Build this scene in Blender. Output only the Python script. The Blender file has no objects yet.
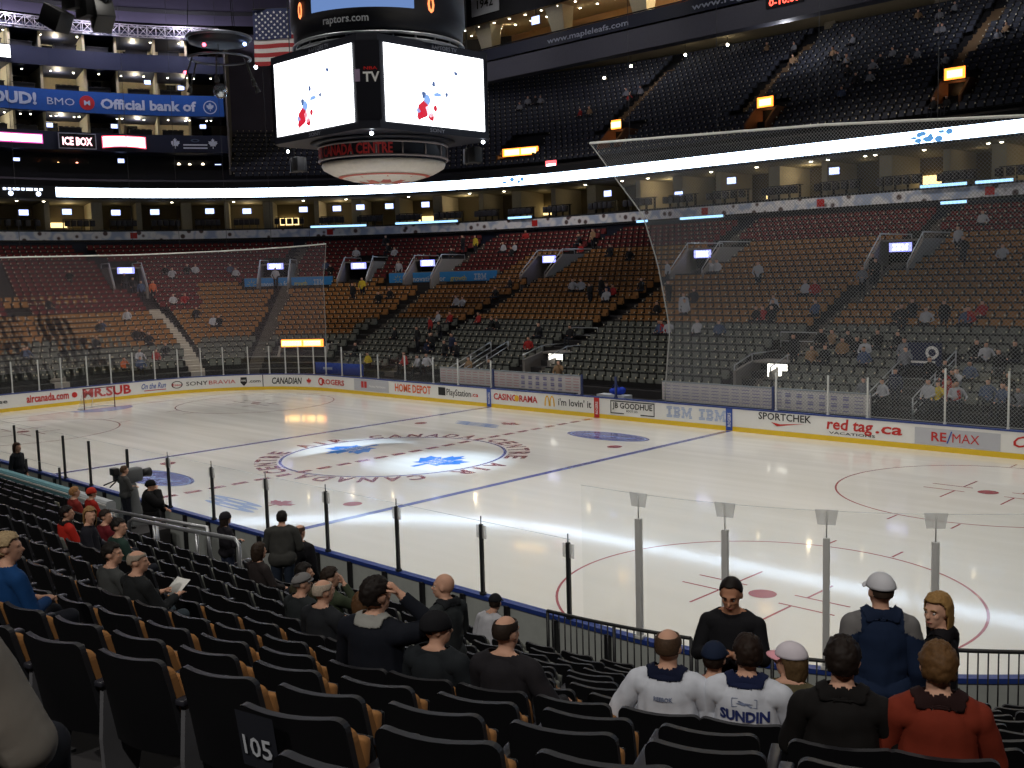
# An ice hockey arena seen from the lower stand behind the near right corner.  Units are metres; z = 0 is the ice,
# +x runs along the rink towards the right goal, +y towards the far boards.
import bpy, bmesh, math, random
import numpy as np
from mathutils import Vector, Matrix, noise
from mathutils.bvhtree import BVHTree
random.seed(7)
SC = bpy.context.scene
COL = SC.collection
PI = math.pi
# ---- plan of the arena: a rounded rectangle (the rink boards) and everything at a distance d outside it
HX, HY, RC = 30.48, 12.95, 8.53
CX, CY, REF = HX - RC, HY - RC, 12.0
CL = (RC + REF) * math.pi / 2
PIECES = []          # (u start, u end, kind, data)
def _pieces():
    u = 0.0
    for kind, ln, dat in (('s', 2*CX, (CX, HY, -1, 0, 0, 1)), ('c', CL, (-CX, CY, 90)), ('s', 2*CY, (-HX, CY, 0, -1, -1, 0)),
                          ('c', CL, (-CX, -CY, 180)), ('s', 2*CX, (-CX, -HY, 1, 0, 0, -1)), ('c', CL, (CX, -CY, 270)),
                          ('s', 2*CY, (HX, -CY, 0, 1, 1, 0)), ('c', CL, (CX, CY, 0))):
        PIECES.append((u, u + ln, kind, dat)); u += ln
    return u
UT = _pieces()
U_FL, U_LE, U_NL, U_NS, U_NR, U_RE, U_FR = [p[0] for p in PIECES[1:]]   # far-left corner, left end, near-left corner, near side, near-right corner, right end, far-right corner
def P(u, d):
    """point at u along the bowl and d outside the boards, with the outward normal and the direction of growing u"""
    u = u % UT
    for a, b, k, q in PIECES:
        if u <= b + 1e-9:
            if k == 's':
                x, y, tx, ty, nx, ny = q; s = u - a
                return x + tx*s + nx*d, y + ty*s + ny*d, nx, ny, tx, ty
            t = math.radians(q[2] + 90*(u - a)/(b - a)); c, s = math.cos(t), math.sin(t)
            return q[0] + (RC + d)*c, q[1] + (RC + d)*s, c, s, -s, c
def UD(x, y):
    """the inverse of P"""
    qx, qy = abs(x) - CX, abs(y) - CY
    if qx > 0 and qy > 0:
        d = math.hypot(qx, qy) - RC
        cx, cy = math.copysign(CX, x), math.copysign(CY, y)
        t = math.degrees(math.atan2(y - cy, x - cx)) % 360
        for a, b, k, q in PIECES:
            if k == 'c' and q[2] <= t <= q[2] + 90 and q[0] == cx and q[1] == cy:
                return a + (t - q[2])/90*(b - a), d
    if qy >= qx:
        d = abs(y) - HY
        return (CX - x if y > 0 else U_NS + x + CX), d
    d = abs(x) - HX
    return (U_LE + CY - y if x < 0 else U_RE + y + CY), d
def adv(u, d, s):
    """the u reached from u by walking s metres along the path at d"""
    st = 1 if s > 0 else -1; left = abs(s)
    while left > 1e-6:
        w = u % UT
        for a, b, k, q in PIECES:
            if (a <= w < b) if st > 0 else (a < w <= b) or (w == 0 and b == UT): break
        f = 1.0 if k == 's' else (RC + d)/(RC + REF)
        room = ((b - w) if st > 0 else ((w if w else UT) - a))*f
        step = min(room, left)
        u += st*step/f; left -= step
        if room <= left + 1e-9 and left > 0: u += st*1e-9
    return u
def zb(d):
    """height of the seating bowl"""
    return .5 + (d - 1.5)*.3716 if d < 16.3 else 6.0 + (d - 16.3)*.39
def zu(d):
    """height of the upper bowl"""
    return 16.0 + (d - 28)*.63
# ---- materials -------------------------------------------------------------------------------------------------
def mat(name, col, rough=.6, metal=0.0, var=.12, scale=6.0, emit=None, strength=0.0, spec=.5, coat=0.0, bump=0.0):
    m = bpy.data.materials.new(name); m.use_nodes = True
    n = m.node_tree.nodes; l = m.node_tree.links; b = n['Principled BSDF']
    b.inputs['Roughness'].default_value = rough; b.inputs['Metallic'].default_value = metal
    b.inputs['Specular IOR Level'].default_value = spec; b.inputs['Coat Weight'].default_value = coat; b.inputs['Coat IOR'].default_value = 1.31
    tc = n.new('ShaderNodeTexCoord'); nz = n.new('ShaderNodeTexNoise'); nz.inputs['Scale'].default_value = scale; nz.inputs['Detail'].default_value = 3
    l.new(tc.outputs['Object'], nz.inputs['Vector'])
    mx = n.new('ShaderNodeMix'); mx.data_type = 'RGBA'
    mx.inputs[6].default_value = tuple(c*(1 - var) for c in col) + (1,); mx.inputs[7].default_value = tuple(min(1, c*(1 + var)) for c in col) + (1,)
    l.new(nz.outputs['Fac'], mx.inputs[0]); l.new(mx.outputs[2], b.inputs['Base Color'])
    if bump:
        bp = n.new('ShaderNodeBump'); bp.inputs['Strength'].default_value = bump; l.new(nz.outputs['Fac'], bp.inputs['Height']); l.new(bp.outputs[0], b.inputs['Normal'])
    if emit:
        b.inputs['Emission Color'].default_value = tuple(emit) + (1,); b.inputs['Emission Strength'].default_value = strength
    return m
def srgb(r, g, b):
    return tuple((c/255/12.92 if c <= 10 else ((c/255 + .055)/1.055)**2.4) for c in (r, g, b))
M = {}
def C(name, r, g, b, **k):
    if name not in M: M[name] = mat(name, srgb(r, g, b), **k)
    return M[name]
def LIT(name, col, strength):
    if name not in M: M[name] = mat(name, (.02, .02, .02), rough=.4, var=.05, emit=col, strength=strength)
    return M[name]
# ---- objects ---------------------------------------------------------------------------------------------------
def link(o, parent=None):
    COL.objects.link(o)
    if parent is not None: o.parent = parent
    return o
def tag(o, label=None, cat=None, group=None, kind=None):
    if label: o['label'] = label
    if cat: o['category'] = cat
    if group: o['group'] = group
    if kind: o['kind'] = kind
    return o
def empty(name, loc=(0, 0, 0), rz=0.0):
    o = bpy.data.objects.new(name, None); o.empty_display_size = .2
    o.location = loc; o.rotation_euler = (0, 0, rz)
    return link(o)
class MB:
    """collects shapes with a material index for each face, then becomes one mesh"""
    def __init__(s): s.v = []; s.f = []; s.mi = []; s.sm = []
    def add(s, v, f, mi=0, smooth=False):
        n = len(s.v); s.v += [tuple(p) for p in v]; s.f += [tuple(i + n for i in q) for q in f]
        s.mi += [mi]*len(f); s.sm += [smooth]*len(f)
        return s
    def box(s, x0, x1, y0, y1, z0, z1, mi=0, mtx=None):
        v = [Vector(p) for p in ((x0,y0,z0),(x1,y0,z0),(x1,y1,z0),(x0,y1,z0),(x0,y0,z1),(x1,y0,z1),(x1,y1,z1),(x0,y1,z1))]
        if mtx: v = [mtx @ p for p in v]
        return s.add(v, [(0,3,2,1),(4,5,6,7),(0,1,5,4),(1,2,6,5),(2,3,7,6),(3,0,4,7)], mi)
    def rbox(s, x0, x1, y0, y1, z0, z1, r=.02, mi=0, mtx=None):
        """box with bevelled edges"""
        bm = bmesh.new(); bmesh.ops.create_cube(bm, size=1)
        bmesh.ops.scale(bm, vec=(x1-x0, y1-y0, z1-z0), verts=bm.verts); bmesh.ops.translate(bm, vec=((x0+x1)/2, (y0+y1)/2, (z0+z1)/2), verts=bm.verts)
        bmesh.ops.bevel(bm, geom=list(bm.edges), offset=r, segments=2, affect='EDGES', profile=.5)
        if mtx: bm.transform(mtx)
        bm.verts.index_update(); s.add([v.co.copy() for v in bm.verts], [tuple(v.index for v in f.verts) for f in bm.faces], mi, True); bm.free()
        return s
    def tube(s, pts, r, n=8, mi=0, cap=True):
        """tube along points; r is one radius or one for each point"""
        pts = [Vector(p) for p in pts]; R = r if hasattr(r, '__len__') else [r]*len(pts)
        v = []; f = []
        t0 = (pts[1] - pts[0]).normalized(); e = t0.orthogonal().normalized()
        for i, p in enumerate(pts):
            t = (pts[min(i+1, len(pts)-1)] - pts[max(i-1, 0)]).normalized()
            e = (e - t*e.dot(t)); e = e.normalized() if e.length > 1e-6 else t.orthogonal().normalized()
            g = t.cross(e)
            v += [p + R[i]*(math.cos(2*PI*k/n)*e + math.sin(2*PI*k/n)*g) for k in range(n)]
        for i in range(len(pts) - 1):
            for k in range(n): f.append((i*n + k, i*n + (k+1) % n, (i+1)*n + (k+1) % n, (i+1)*n + k))
        if cap: f.append(tuple(range(n-1, -1, -1))); f.append(tuple((len(pts)-1)*n + k for k in range(n)))
        return s.add(v, f, mi, True)
    def ball(s, c, r, mi=0, n=10, m=7, mtx=None):
        r = r if hasattr(r, '__len__') else (r, r, r); v = [Vector((0, 0, 1))]
        for i in range(1, m):
            t = PI*i/m
            v += [Vector((math.sin(t)*math.cos(2*PI*k/n), math.sin(t)*math.sin(2*PI*k/n), math.cos(t))) for k in range(n)]
        v.append(Vector((0, 0, -1)))
        v = [Vector((p.x*r[0], p.y*r[1], p.z*r[2])) for p in v]
        if mtx: v = [mtx @ p for p in v]
        v = [p + Vector(c) for p in v]; f = []
        for k in range(n):
            f.append((0, 1 + k, 1 + (k+1) % n)); f.append((len(v)-1, 1 + (m-2)*n + (k+1) % n, 1 + (m-2)*n + k))
            for i in range(m - 2): f.append((1 + i*n + k, 1 + (i+1)*n + k, 1 + (i+1)*n + (k+1) % n, 1 + i*n + (k+1) % n))
        return s.add(v, f, mi, True)
    def lathe(s, prof, n=32, mi=0, c=(0, 0, 0), a0=0.0, a1=2*PI):
        """profile (r, z) turned about z"""
        full = abs(a1 - a0 - 2*PI) < 1e-6; m = n if full else n + 1; v = []; f = []
        for r, z in prof: v += [(c[0] + r*math.cos(a0 + (a1-a0)*k/n), c[1] + r*math.sin(a0 + (a1-a0)*k/n), c[2] + z) for k in range(m)]
        for i in range(len(prof) - 1):
            for k in range(n): f.append((i*m + k, i*m + (k+1) % m, (i+1)*m + (k+1) % m, (i+1)*m + k))
        return s.add(v, f, mi, True)
    def prism(s, poly, a, b, mi=0):
        """closed outline given in (y, z), pulled along x from a to b"""
        n = len(poly); v = [(a, y, z) for y, z in poly] + [(b, y, z) for y, z in poly]
        return s.add(v, [tuple(range(n)), tuple(range(2*n-1, n-1, -1))] + [(k, k+n, (k+1) % n + n, (k+1) % n) for k in range(n)], mi)
    def grid(s, rows, mi=0, smooth=True, flip=False):
        m = len(rows[0]); v = [p for r in rows for p in r]; f = []
        for i in range(len(rows) - 1):
            for k in range(m - 1):
                q = (i*m + k, i*m + k+1, (i+1)*m + k+1, (i+1)*m + k); f.append(q[::-1] if flip else q)
        return s.add(v, f, mi, smooth)
    def mesh(s, name, mats):
        me = bpy.data.meshes.new(name); me.from_pydata(s.v, [], s.f)
        for m in (mats if isinstance(mats, (list, tuple)) else [mats]): me.materials.append(m)
        me.polygons.foreach_set('material_index', s.mi); me.polygons.foreach_set('use_smooth', s.sm); me.update()
        return me
    def build(s, name, mats, parent=None):
        return link(bpy.data.objects.new(name, s.mesh(name, mats)), parent)
def struct(o):
    o['kind'] = 'structure'; return o
def frame(u, d):
    """place and turn of something at (u, d): x to the right for someone on the ice looking out, y outwards"""
    x, y, nx, ny, tx, ty = P(u, d)
    return x, y, math.atan2(-nx, ny)
def place(name, u, d, z, inward=False):
    x, y, a = frame(u, d)
    return empty(name, (x, y, z), a + (PI if inward else 0))
def us(u0, u1, du=1.0):
    """samples between u0 and u1, close together only in the corners"""
    out = {u0, u1}
    for a, b, k, q in PIECES:
        for sh in (-UT, 0, UT):
            lo, hi = max(u0, a + sh), min(u1, b + sh)
            if lo < hi:
                m = max(1, int((b - a)/(du if k == 'c' else 6.0)))        # fixed stations, so that neighbouring sweeps share their bends
                out |= {lo, hi} | {a + sh + (b - a)*i/m for i in range(m + 1) if lo < a + sh + (b - a)*i/m < hi}
    return sorted(out)
def sweep(mb, prof, u0, u1, du=1.0, mi=0, smooth=False, closed=False):
    """profile of (d, z) carried along the bowl"""
    pr = list(prof) + ([prof[0]] if closed else [])
    U = us(u0, u1, du); rows = []
    for u in U: rows.append([(*P(u, d)[:2], z) for d, z in pr])
    mb.grid(rows, mi, smooth)
    if closed:
        n = len(prof)
        mb.add(rows[0][:n], [tuple(range(n))], mi); mb.add(rows[-1][:n], [tuple(range(n-1, -1, -1))], mi)
    return mb
# ---- lettering -------------------------------------------------------------------------------------------------
_TX = {}
def glyphs(text, bold=0.0, shear=0.0):
    """flat outline of a word: vertices with cap height 1 and x centred on 0, faces, width"""
    k = (text, bold, shear)
    if k not in _TX:
        cu = bpy.data.curves.new('word', 'FONT'); cu.body = text; cu.size = 1.38; cu.resolution_u = 2; cu.offset = bold; cu.shear = shear
        o = bpy.data.objects.new('word', cu); COL.objects.link(o)
        dg = bpy.context.evaluated_depsgraph_get(); me = bpy.data.meshes.new_from_object(o.evaluated_get(dg))
        v = np.array([tuple(q.co) for q in me.vertices]).reshape(-1, 3); f = [tuple(p.vertices) for p in me.polygons]
        bpy.data.objects.remove(o); bpy.data.curves.remove(cu); bpy.data.meshes.remove(me)
        x0, x1 = v[:, 0].min(), v[:, 0].max(); v[:, 0] -= (x0 + x1)/2
        _TX[k] = (v[:, :2], f, x1 - x0)
    return _TX[k]
def word(mb, text, fn, width, height, bold=0.0, shear=0.0, mi=0, x0=0.0, y0=0.0):
    """letters fitted in width x height, carried to the world by fn(x, y)"""
    v, f, w = glyphs(text, bold, shear); sx = width/w
    return mb.add([fn(x0 + a*sx, y0 + b*height) for a, b in v], f, mi)
def on_wall(u, d, z):
    """x to the right along the wall at d, y upwards, seen from the ice"""
    return lambda x, y: (*P(adv(u, d, -x), d)[:2], z + y)
def flat(x0=0.0, y0=-.01, z0=0.0):
    return lambda x, y: (x0 + x, y0, z0 + y)
LEAF = [(0,1),(.13,.72),(.28,.8),(.23,.35),(.44,.55),(.5,.42),(.8,.48),(.7,.2),(.82,.12),(.45,-.22),(.5,-.4),(.06,-.34),(.09,-.8),(-.09,-.8),(-.06,-.34),(-.5,-.4),(-.45,-.22),(-.82,.12),(-.7,.2),(-.8,.48),(-.5,.42),(-.44,.55),(-.23,.35),(-.28,.8),(-.13,.72)]
def leaf(mb, fn, w, h, mi=0, x0=0.0, y0=0.0):
    pts = [(0, 0)] + LEAF; n = len(LEAF)
    return mb.add([fn(x0 + a*w/2, y0 + b*h/2) for a, b in pts], [(0, 1 + (k+1) % n, 1 + k) for k in range(n)], mi)
def patch(mb, fn, x0, x1, y0, y1, mi=0, nx=1):
    rows = [[fn(x0 + (x1-x0)*k/nx, y) for k in range(nx+1)] for y in (y0, y1)]
    return mb.grid(rows, mi, False)
def ellipse(mb, fn, a, b, mi=0, inner=0.0, n=32, x0=0.0, y0=0.0):
    rows = [[fn(x0 + s*a*math.cos(2*PI*k/n), y0 + s*b*math.sin(2*PI*k/n)) for k in range(n+1)] for s in (inner, 1.0)]
    return mb.grid(rows, mi, False)
# ---- the camera's view, only used to leave out what no one near the camera could see -----------------------------
CAM = Vector((32.956, -26.655, 7.233)); YAW, PITCH, ROLL, FPX = -.775024, -.105419, -.027558, 1045.39
_f = Vector((math.sin(YAW)*math.cos(PITCH), math.cos(YAW)*math.cos(PITCH), math.sin(PITCH)))
_r0 = Vector((math.cos(YAW), -math.sin(YAW), 0)); _u0 = _r0.cross(_f)
_r = _r0*math.cos(ROLL) + _u0*math.sin(ROLL); _u = -_r0*math.sin(ROLL) + _u0*math.cos(ROLL)
def seen(x, y, z, m=.25):
    q = Vector((x, y, z)) - CAM; w = q.dot(_f)
    return w > .2 and abs(q.dot(_r)/w) < .49*(1 + m) and abs(q.dot(_u)/w) < .367*(1 + m)
# ---- common materials --------------------------------------------------------------------------------------------
concrete = C('concrete', 92, 86, 82, rough=.85, scale=1.5, var=.2)
dark_concrete = C('dark_concrete', 44, 42, 44, rough=.9, scale=1.5, var=.25)
step_paint = C('pale_step_concrete', 178, 170, 160, rough=.85, var=.15, scale=2)
black = C('black_metal', 22, 22, 25, rough=.5)
navy = C('navy_panel', 18, 26, 48, rough=.5)
white = C('white_panel', 232, 232, 230, rough=.35, var=.03)
grey_metal = C('grey_metal', 150, 152, 156, rough=.4, metal=.5)
steel = C('brushed_steel', 178, 180, 184, rough=.35, metal=.7)
def ice_mat():
    m = bpy.data.materials.new('ice'); m.use_nodes = True; n = m.node_tree.nodes; l = m.node_tree.links; b = n['Principled BSDF']
    tc = n.new('ShaderNodeTexCoord'); mp = n.new('ShaderNodeMapping'); mp.inputs['Scale'].default_value = (.08, 1.6, 1)
    nz = n.new('ShaderNodeTexNoise'); nz.inputs['Scale'].default_value = 1.0; nz.inputs['Detail'].default_value = 5
    l.new(tc.outputs['Object'], mp.inputs[0]); l.new(mp.outputs[0], nz.inputs['Vector'])
    r = n.new('ShaderNodeMapRange'); r.inputs[1].default_value = .3; r.inputs[2].default_value = .7; r.inputs[3].default_value = .16; r.inputs[4].default_value = .27
    l.new(nz.outputs['Fac'], r.inputs[0]); l.new(r.outputs[0], b.inputs['Roughness'])
    mx = n.new('ShaderNodeMix'); mx.data_type = 'RGBA'; mx.inputs[6].default_value = (.80, .775, .72, 1); mx.inputs[7].default_value = (.86, .835, .79, 1)
    l.new(nz.outputs['Fac'], mx.inputs[0]); l.new(mx.outputs[2], b.inputs['Base Color']); b.inputs['IOR'].default_value = 1.33
    b.inputs['Coat Weight'].default_value = .42; b.inputs['Coat Roughness'].default_value = .05
    mp2 = n.new('ShaderNodeMapping'); mp2.inputs['Scale'].default_value = (.35, 9, 1); n2 = n.new('ShaderNodeTexNoise'); n2.inputs['Detail'].default_value = 4; l.new(tc.outputs['Object'], mp2.inputs[0]); l.new(mp2.outputs[0], n2.inputs['Vector'])
    bp = n.new('ShaderNodeBump'); bp.inputs['Strength'].default_value = .0025; bp.inputs['Distance'].default_value = .05; l.new(n2.outputs['Fac'], bp.inputs['Height']); l.new(bp.outputs[0], b.inputs['Normal']); l.new(bp.outputs[0], b.inputs['Coat Normal']); b.inputs['Coat IOR'].default_value = 1.31
    return m
def paint(name, r, g, b):
    return C(name, r, g, b, rough=.2, var=.1, scale=3, coat=.25)
ice_red = paint('red_ice_paint', 168, 84, 88); ice_blue = paint('blue_ice_paint', 92, 98, 168); leaf_blue = paint('leaf_blue_ice_paint', 40, 122, 214)
ice_white = paint('white_ice_paint', 225, 225, 228); ice_pale = paint('pale_blue_ice_paint', 150, 170, 215); ice_brick = paint('dull_red_ice_paint', 150, 78, 82)
# ---- ice ---------------------------------------------------------------------------------------------------------
mb = MB(); ring = [P(u, 0)[:2] for u in us(0, UT, .6)[:-1]]
mb.add([(x, y, 0) for x, y in ring] + [(x, y, -.2) for x, y in ring], [tuple(range(len(ring)))] + [(k, k + len(ring), (k+1) % len(ring) + len(ring), (k+1) % len(ring)) for k in range(len(ring))])
ICE = struct(mb.build('floor_ice', ice_mat()))
def ice_fn(z, x0=0, y0=0, a=0.0):
    c, s = math.cos(a), math.sin(a)
    return lambda x, y: (x0 + x*c - y*s, y0 + x*s + y*c, z)
def on_ice(name, mb, m, label=None):
    return tag(mb.build(name, m, ICE), label)
def half_width(x):
    ax = abs(x)
    return HY if ax <= CX else CY + math.sqrt(max(0, RC*RC - (ax - CX)**2))
for x in (-7.62, 7.62):
    on_ice('blue_line', patch(MB(), ice_fn(.003), x - .15, x + .15, -HY, HY), ice_blue, 'blue painted line across the ice')
mb = MB(); k = 0; y = -HY
while y < HY:                                              # the dashed centre line
    patch(mb, ice_fn(.005), -.15, .15, y, min(HY, y + .62)); y += .92
on_ice('centre_line', mb, ice_red, 'red dashed line across the middle of the ice')
for x in (-27.13, 27.13):
    w = half_width(x); on_ice('goal_line', patch(MB(), ice_fn(.003), x - .03, x + .03, -w, w), ice_red, 'thin red goal line')
    s = 1 if x < 0 else -1
    mb = MB(); mb.add([(x, 0, .003)] + [(x + s*1.83*math.cos(t), 1.83*math.sin(t), .003) for t in np.linspace(-PI/2, PI/2, 25)], [((0, i, i+1) if s > 0 else (0, i+1, i)) for i in range(1, 25)])
    on_ice('goal_crease', mb, ice_pale, 'pale blue goal crease')
on_ice('centre_circle', ellipse(MB(), ice_fn(.004), 4.6, 4.6, 0, 4.48/4.6, 96), ice_blue, 'thin blue centre circle')
for x in (-21.03, 21.03):
    for y in (-6.71, 6.71):
        c = on_ice('faceoff_circle', ellipse(MB(), ice_fn(.003, x, y), 4.6, 4.6, 0, 4.54/4.6, 96), ice_red, 'thin red face-off circle')
        mb = MB()
        for sx in (-1, 1):
            for sy in (-1, 1):
                patch(mb, ice_fn(.003, x, y), sx*.9 - .03, sx*.9 + .03, *(sorted((sy*.35, sy*1.5))))
                patch(mb, ice_fn(.004, x, y), *(sorted((sx*.6, sx*1.9))), sy*.35 - .03, sy*.35 + .03)
                patch(mb, ice_fn(.003, x, y), sx*.9 - .03, sx*.9 + .03, *(sorted((sy*4.57, sy*5.2))))
        on_ice('hash_marks', mb, ice_red, 'red hash marks of a face-off circle')
        on_ice('faceoff_spot', ellipse(MB(), ice_fn(.005, x, y), .31, .31), ice_red, 'red face-off spot')
for x in (-6.1, 6.1):
    for y in (-6.71, 6.71): on_ice('faceoff_spot', ellipse(MB(), ice_fn(.005, x, y), .31, .31), ice_red, 'red face-off spot')
mb = MB()                                                  # AIR CANADA CENTRE twice round the centre circle, read clockwise
for turn in (0, 180):
    for i, ch in enumerate('AIR CANADA CENTRE'):
        if ch == ' ': continue
        t = math.radians(125 - (i - 6.5)*10 - turn)
        word(mb, ch, ice_fn(.004, 4.72*math.cos(t), 4.72*math.sin(t), t - PI/2), .22 if ch == 'I' else .66, .84, .05)
on_ice('ring_lettering', mb, ice_brick, 'dull red letters around the centre circle')
for x, a in ((-2.6, PI), (2.6, 0)):
    lf = on_ice('leaf_logo', leaf(MB(), ice_fn(.006, x, 0, a), 2.9, 3.1), leaf_blue, 'blue maple leaf at centre ice')
    mb = MB()
    for i, t in enumerate(('TORONTO', 'MAPLE', 'LEAFS')): word(mb, t, ice_fn(.008, x, 0, a), (1.1, .8, .75)[i], .26, .02, 0, 0, 0, (.22, -.12, -.46)[i])
    tag(mb.build('logo_lettering', ice_white, lf), 'white lettering')
def oval(x, y, a, b, txt):
    o = on_ice('oval_advert', ellipse(MB(), ice_fn(.004, x, y), a, b), ice_blue, 'blue oval advert in the ice')
    mb = MB(); word(mb, txt, ice_fn(.006, x, y), a*1.3, b*.6, .02, .3, 0, 0, -b*.28); ellipse(mb, ice_fn(.006, x, y), a*.93, b*.9, 0, .95)
    mb.build('oval_lettering', ice_pale, o)
oval(-3.6, -8.5, 2.3, .95, 'Ford'); oval(4.1, 8.7, 2.2, .95, 'Ford')
for x, y, s in ((3.2, -8.9, 1), (-3.1, 8.2, 1)):
    o = on_ice('leaf_advert', leaf(MB(), ice_fn(.004, x + .9, y + .75), 1.5, 1.0), ice_red, 'dull red maple leaf advert in the ice')
    mb = MB()
    for i in range(3): ellipse(mb, ice_fn(.004, x - .6 + .25*i, y + .1 - .3*i), 1.5, .16, 0, .4, 20)
    tag(mb.build('advert_stripes', ice_pale, o), 'pale blue curved stripes')
# ---- boards ------------------------------------------------------------------------------------------------------
BOARDS = tag(empty('rink_boards', (0, -HY, 0)), 'white rink boards with yellow kick plate and adverts around the ice', 'rink boards')
def part(name, mb, m, parent, label=None):
    o = mb.build(name, m, parent)
    if parent is not None: o.matrix_parent_inverse = parent.matrix_basis.inverted()
    return tag(o, label)
board_back = C('board_back', 172, 176, 172, rough=.6)
mb = MB(); sweep(mb, [(0, .2), (0, 1.0)], 0, UT, .6); sweep(mb, [(.12, 1.0), (.12, 0)], 0, UT, .6, 1)
part('board_panel', mb, [white, board_back], BOARDS)
part('kick_plate', sweep(MB(), [(-.012, 0), (-.012, .21), (.0, .21)], 0, UT, .6), C('yellow_kick_plate', 226, 190, 40, rough=.4, var=.05), BOARDS, 'yellow kick plate')
part('cap_rail', sweep(MB(), [(-.02, 1.0), (-.02, 1.06), (.15, 1.06), (.15, .98)], 0, UT, .6), C('blue_cap_rail', 40, 62, 132, rough=.45), BOARDS, 'blue cap rail')
mb = MB()
for i in range(60):
    u = U_NL + 4 + i*1.22
    if u < U_RE: sweep(mb, [(.12, 0), (.2, 0), (.2, 1.0), (.12, 1.0)], u, u + .1, 1, closed=True)
part('board_brace', mb, black, BOARDS, 'dark upright braces behind the near boards')
RED = C('red_lettering', 196, 40, 36, rough=.4); BLK = C('black_lettering', 24, 24, 28, rough=.4); BLU = C('blue_lettering', 52, 84, 168, rough=.4)
ORG = C('orange_lettering', 226, 100, 40, rough=.4); YEL = C('yellow_lettering', 238, 186, 40, rough=.4); PALE = C('pale_blue_lettering', 160, 180, 218, rough=.4)
GREY = C('grey_advert_panel', 186, 188, 196, rough=.4, var=.04); WHT = C('white_lettering', 236, 236, 236, rough=.4, var=.02)
def ad(text, ua, ub, z0, h, m, bold=.02, shear=0.0, d=-.012, label=None, parent=BOARDS):
    u = (ua + ub)/2; w = abs(ua - ub)*((RC + 0)/(RC + REF) if U_FL < u < U_LE or U_NL < u < U_NS else 1.0)
    if ua > U_FL > ub: w = (U_FL - ub) + (ua - U_FL)*RC/(RC + REF)
    return part('advert_lettering', word(MB(), text, on_wall(u, d, z0), w, h, bold, shear), m, parent, label)
ad('Powerhouse', 90.6, 83.9, .52, .24, BLK); ad('aircanada.com', 83.45, 80.95, .42, .46, RED, .04); ad('MR.SUB', 80.1, 77.0, .36, .56, RED, .045)
part('advert_logo', ellipse(MB(), on_wall(80.6, -.012, .6), .17, .17), RED, BOARDS)
ad('On the Run', 76.5, 72.6, .5, .36, BLU, .02, .35); part('advert_logo', patch(MB(), on_wall(74.3, -.012, .36), -.75, .7, 0, .05, 0, 4), RED, BOARDS)
part('advert_logo', ellipse(MB(), on_wall(70.9, -.012, .6), .36, .24, 0, .82), BLK, BOARDS); ad('Esso', 71.6, 70.2, .52, .16, RED)
ad('SONY', 69.5, 66.2, .48, .27, BLK, .01); ad('BRAVIA', 66.0, 61.9, .48, .27, RED, -.005)
mb = MB(); fn = on_wall(60.6, -.012, .58); mb.add([fn(x, y) for x, y in ((-.2,.28),(.2,.28),(.22,-.08),(0,-.3),(-.22,-.08))], [(0,1,2,3,4)]); part('advert_logo', mb, BLK, BOARDS)
part('advert_lettering', word(MB(), 'NHL', on_wall(60.6, -.02, .58), .32, .13, .02, 0), WHT, BOARDS); ad('.com', 59.8, 57.9, .5, .22, BLK)
part('gate_seam', patch(MB(), on_wall(57.5, -.011, .2), -.03, .03, 0, .8), black, BOARDS, 'dark seam of a gate')
ad('CANADIAN', 56.0, 50.6, .4, .42, BLK, .03, .2); part('advert_logo', leaf(MB(), on_wall(49.2, -.012, .58), .5, .5), RED, BOARDS)
part('advert_logo', ellipse(MB(), on_wall(46.6, -.012, .6), .26, .26, 0, .62), RED, BOARDS); ad('ROGERS', 45.4, 42.2, .45, .33, RED, .04)
part('advert_panel', patch(MB(), on_wall((41.6+38.2)/2, -.011, .26), -1.7, 1.7, 0, .7, 0, 6), GREY, BOARDS, 'grey advert panel')
mb = MB(); patch(mb, on_wall(40.6, -.02, .44), -.28, -.03, 0, .4); patch(mb, on_wall(40.6, -.02, .44), .03, .28, 0, .4); part('advert_logo', mb, RED, BOARDS)
ad('Home Hardware', 40.1, 38.5, .5, .17, WHT, .01, d=-.02)
ad('HOME DEPOT', 37.6, 34.35, .42, .46, ORG, .04)
part('advert_logo', patch(MB(), on_wall(33.4, -.012, .42), -.3, .3, 0, .46), BLK, BOARDS); ad('PlayStation', 33.0, 31.0, .46, .38, BLK, .01); ad('.ca', 30.95, 30.4, .5, .24, RED)
ad('CASINO RAMA', 29.2, 25.95, .47, .34, RED, .04); part('advert_logo', ellipse(MB(), on_wall(27.45, -.02, .62), .17, .17), YEL, BOARDS)
mb = MB(); fn = on_wall(25.1, -.012, .36)
for c in (-.17, .17):
    rows = [[fn(c + .17*s*math.cos(t)*(1 if s == 1 else .6), (.52 - .09*(s == 0))*math.sin(t)) for t in np.linspace(0, PI, 13)] for s in (1, 0)]
    rows = [[fn(c + .19*math.cos(t), .56*math.sin(t)) for t in np.linspace(0, PI, 13)], [fn(c + .10*math.cos(t), .48*math.sin(t)) for t in np.linspace(0, PI, 13)]]
    mb.grid(rows)
part('advert_logo', mb, YEL, BOARDS); ad("i'm lovin' it", 24.5, 22.3, .46, .36, BLK, .02)
mb = MB(); fn = on_wall(19.75, -.012, .62)
for a, b, c, d in ((-1.33, 1.33, .27, .32), (-1.33, -.5, -.32, -.27), (.5, 1.33, -.32, -.27), (-1.33, -1.28, -.32, .32), (1.28, 1.33, -.32, .32)): patch(mb, fn, a, b, c, d, 0, 2)
part('advert_border', mb, BLK, BOARDS); ad('JB GOODHUE', 20.95, 18.55, .58, .28, BLK, .03); ad('BOOT CO.', 20.1, 19.4, .42, .1, BLK)
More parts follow.
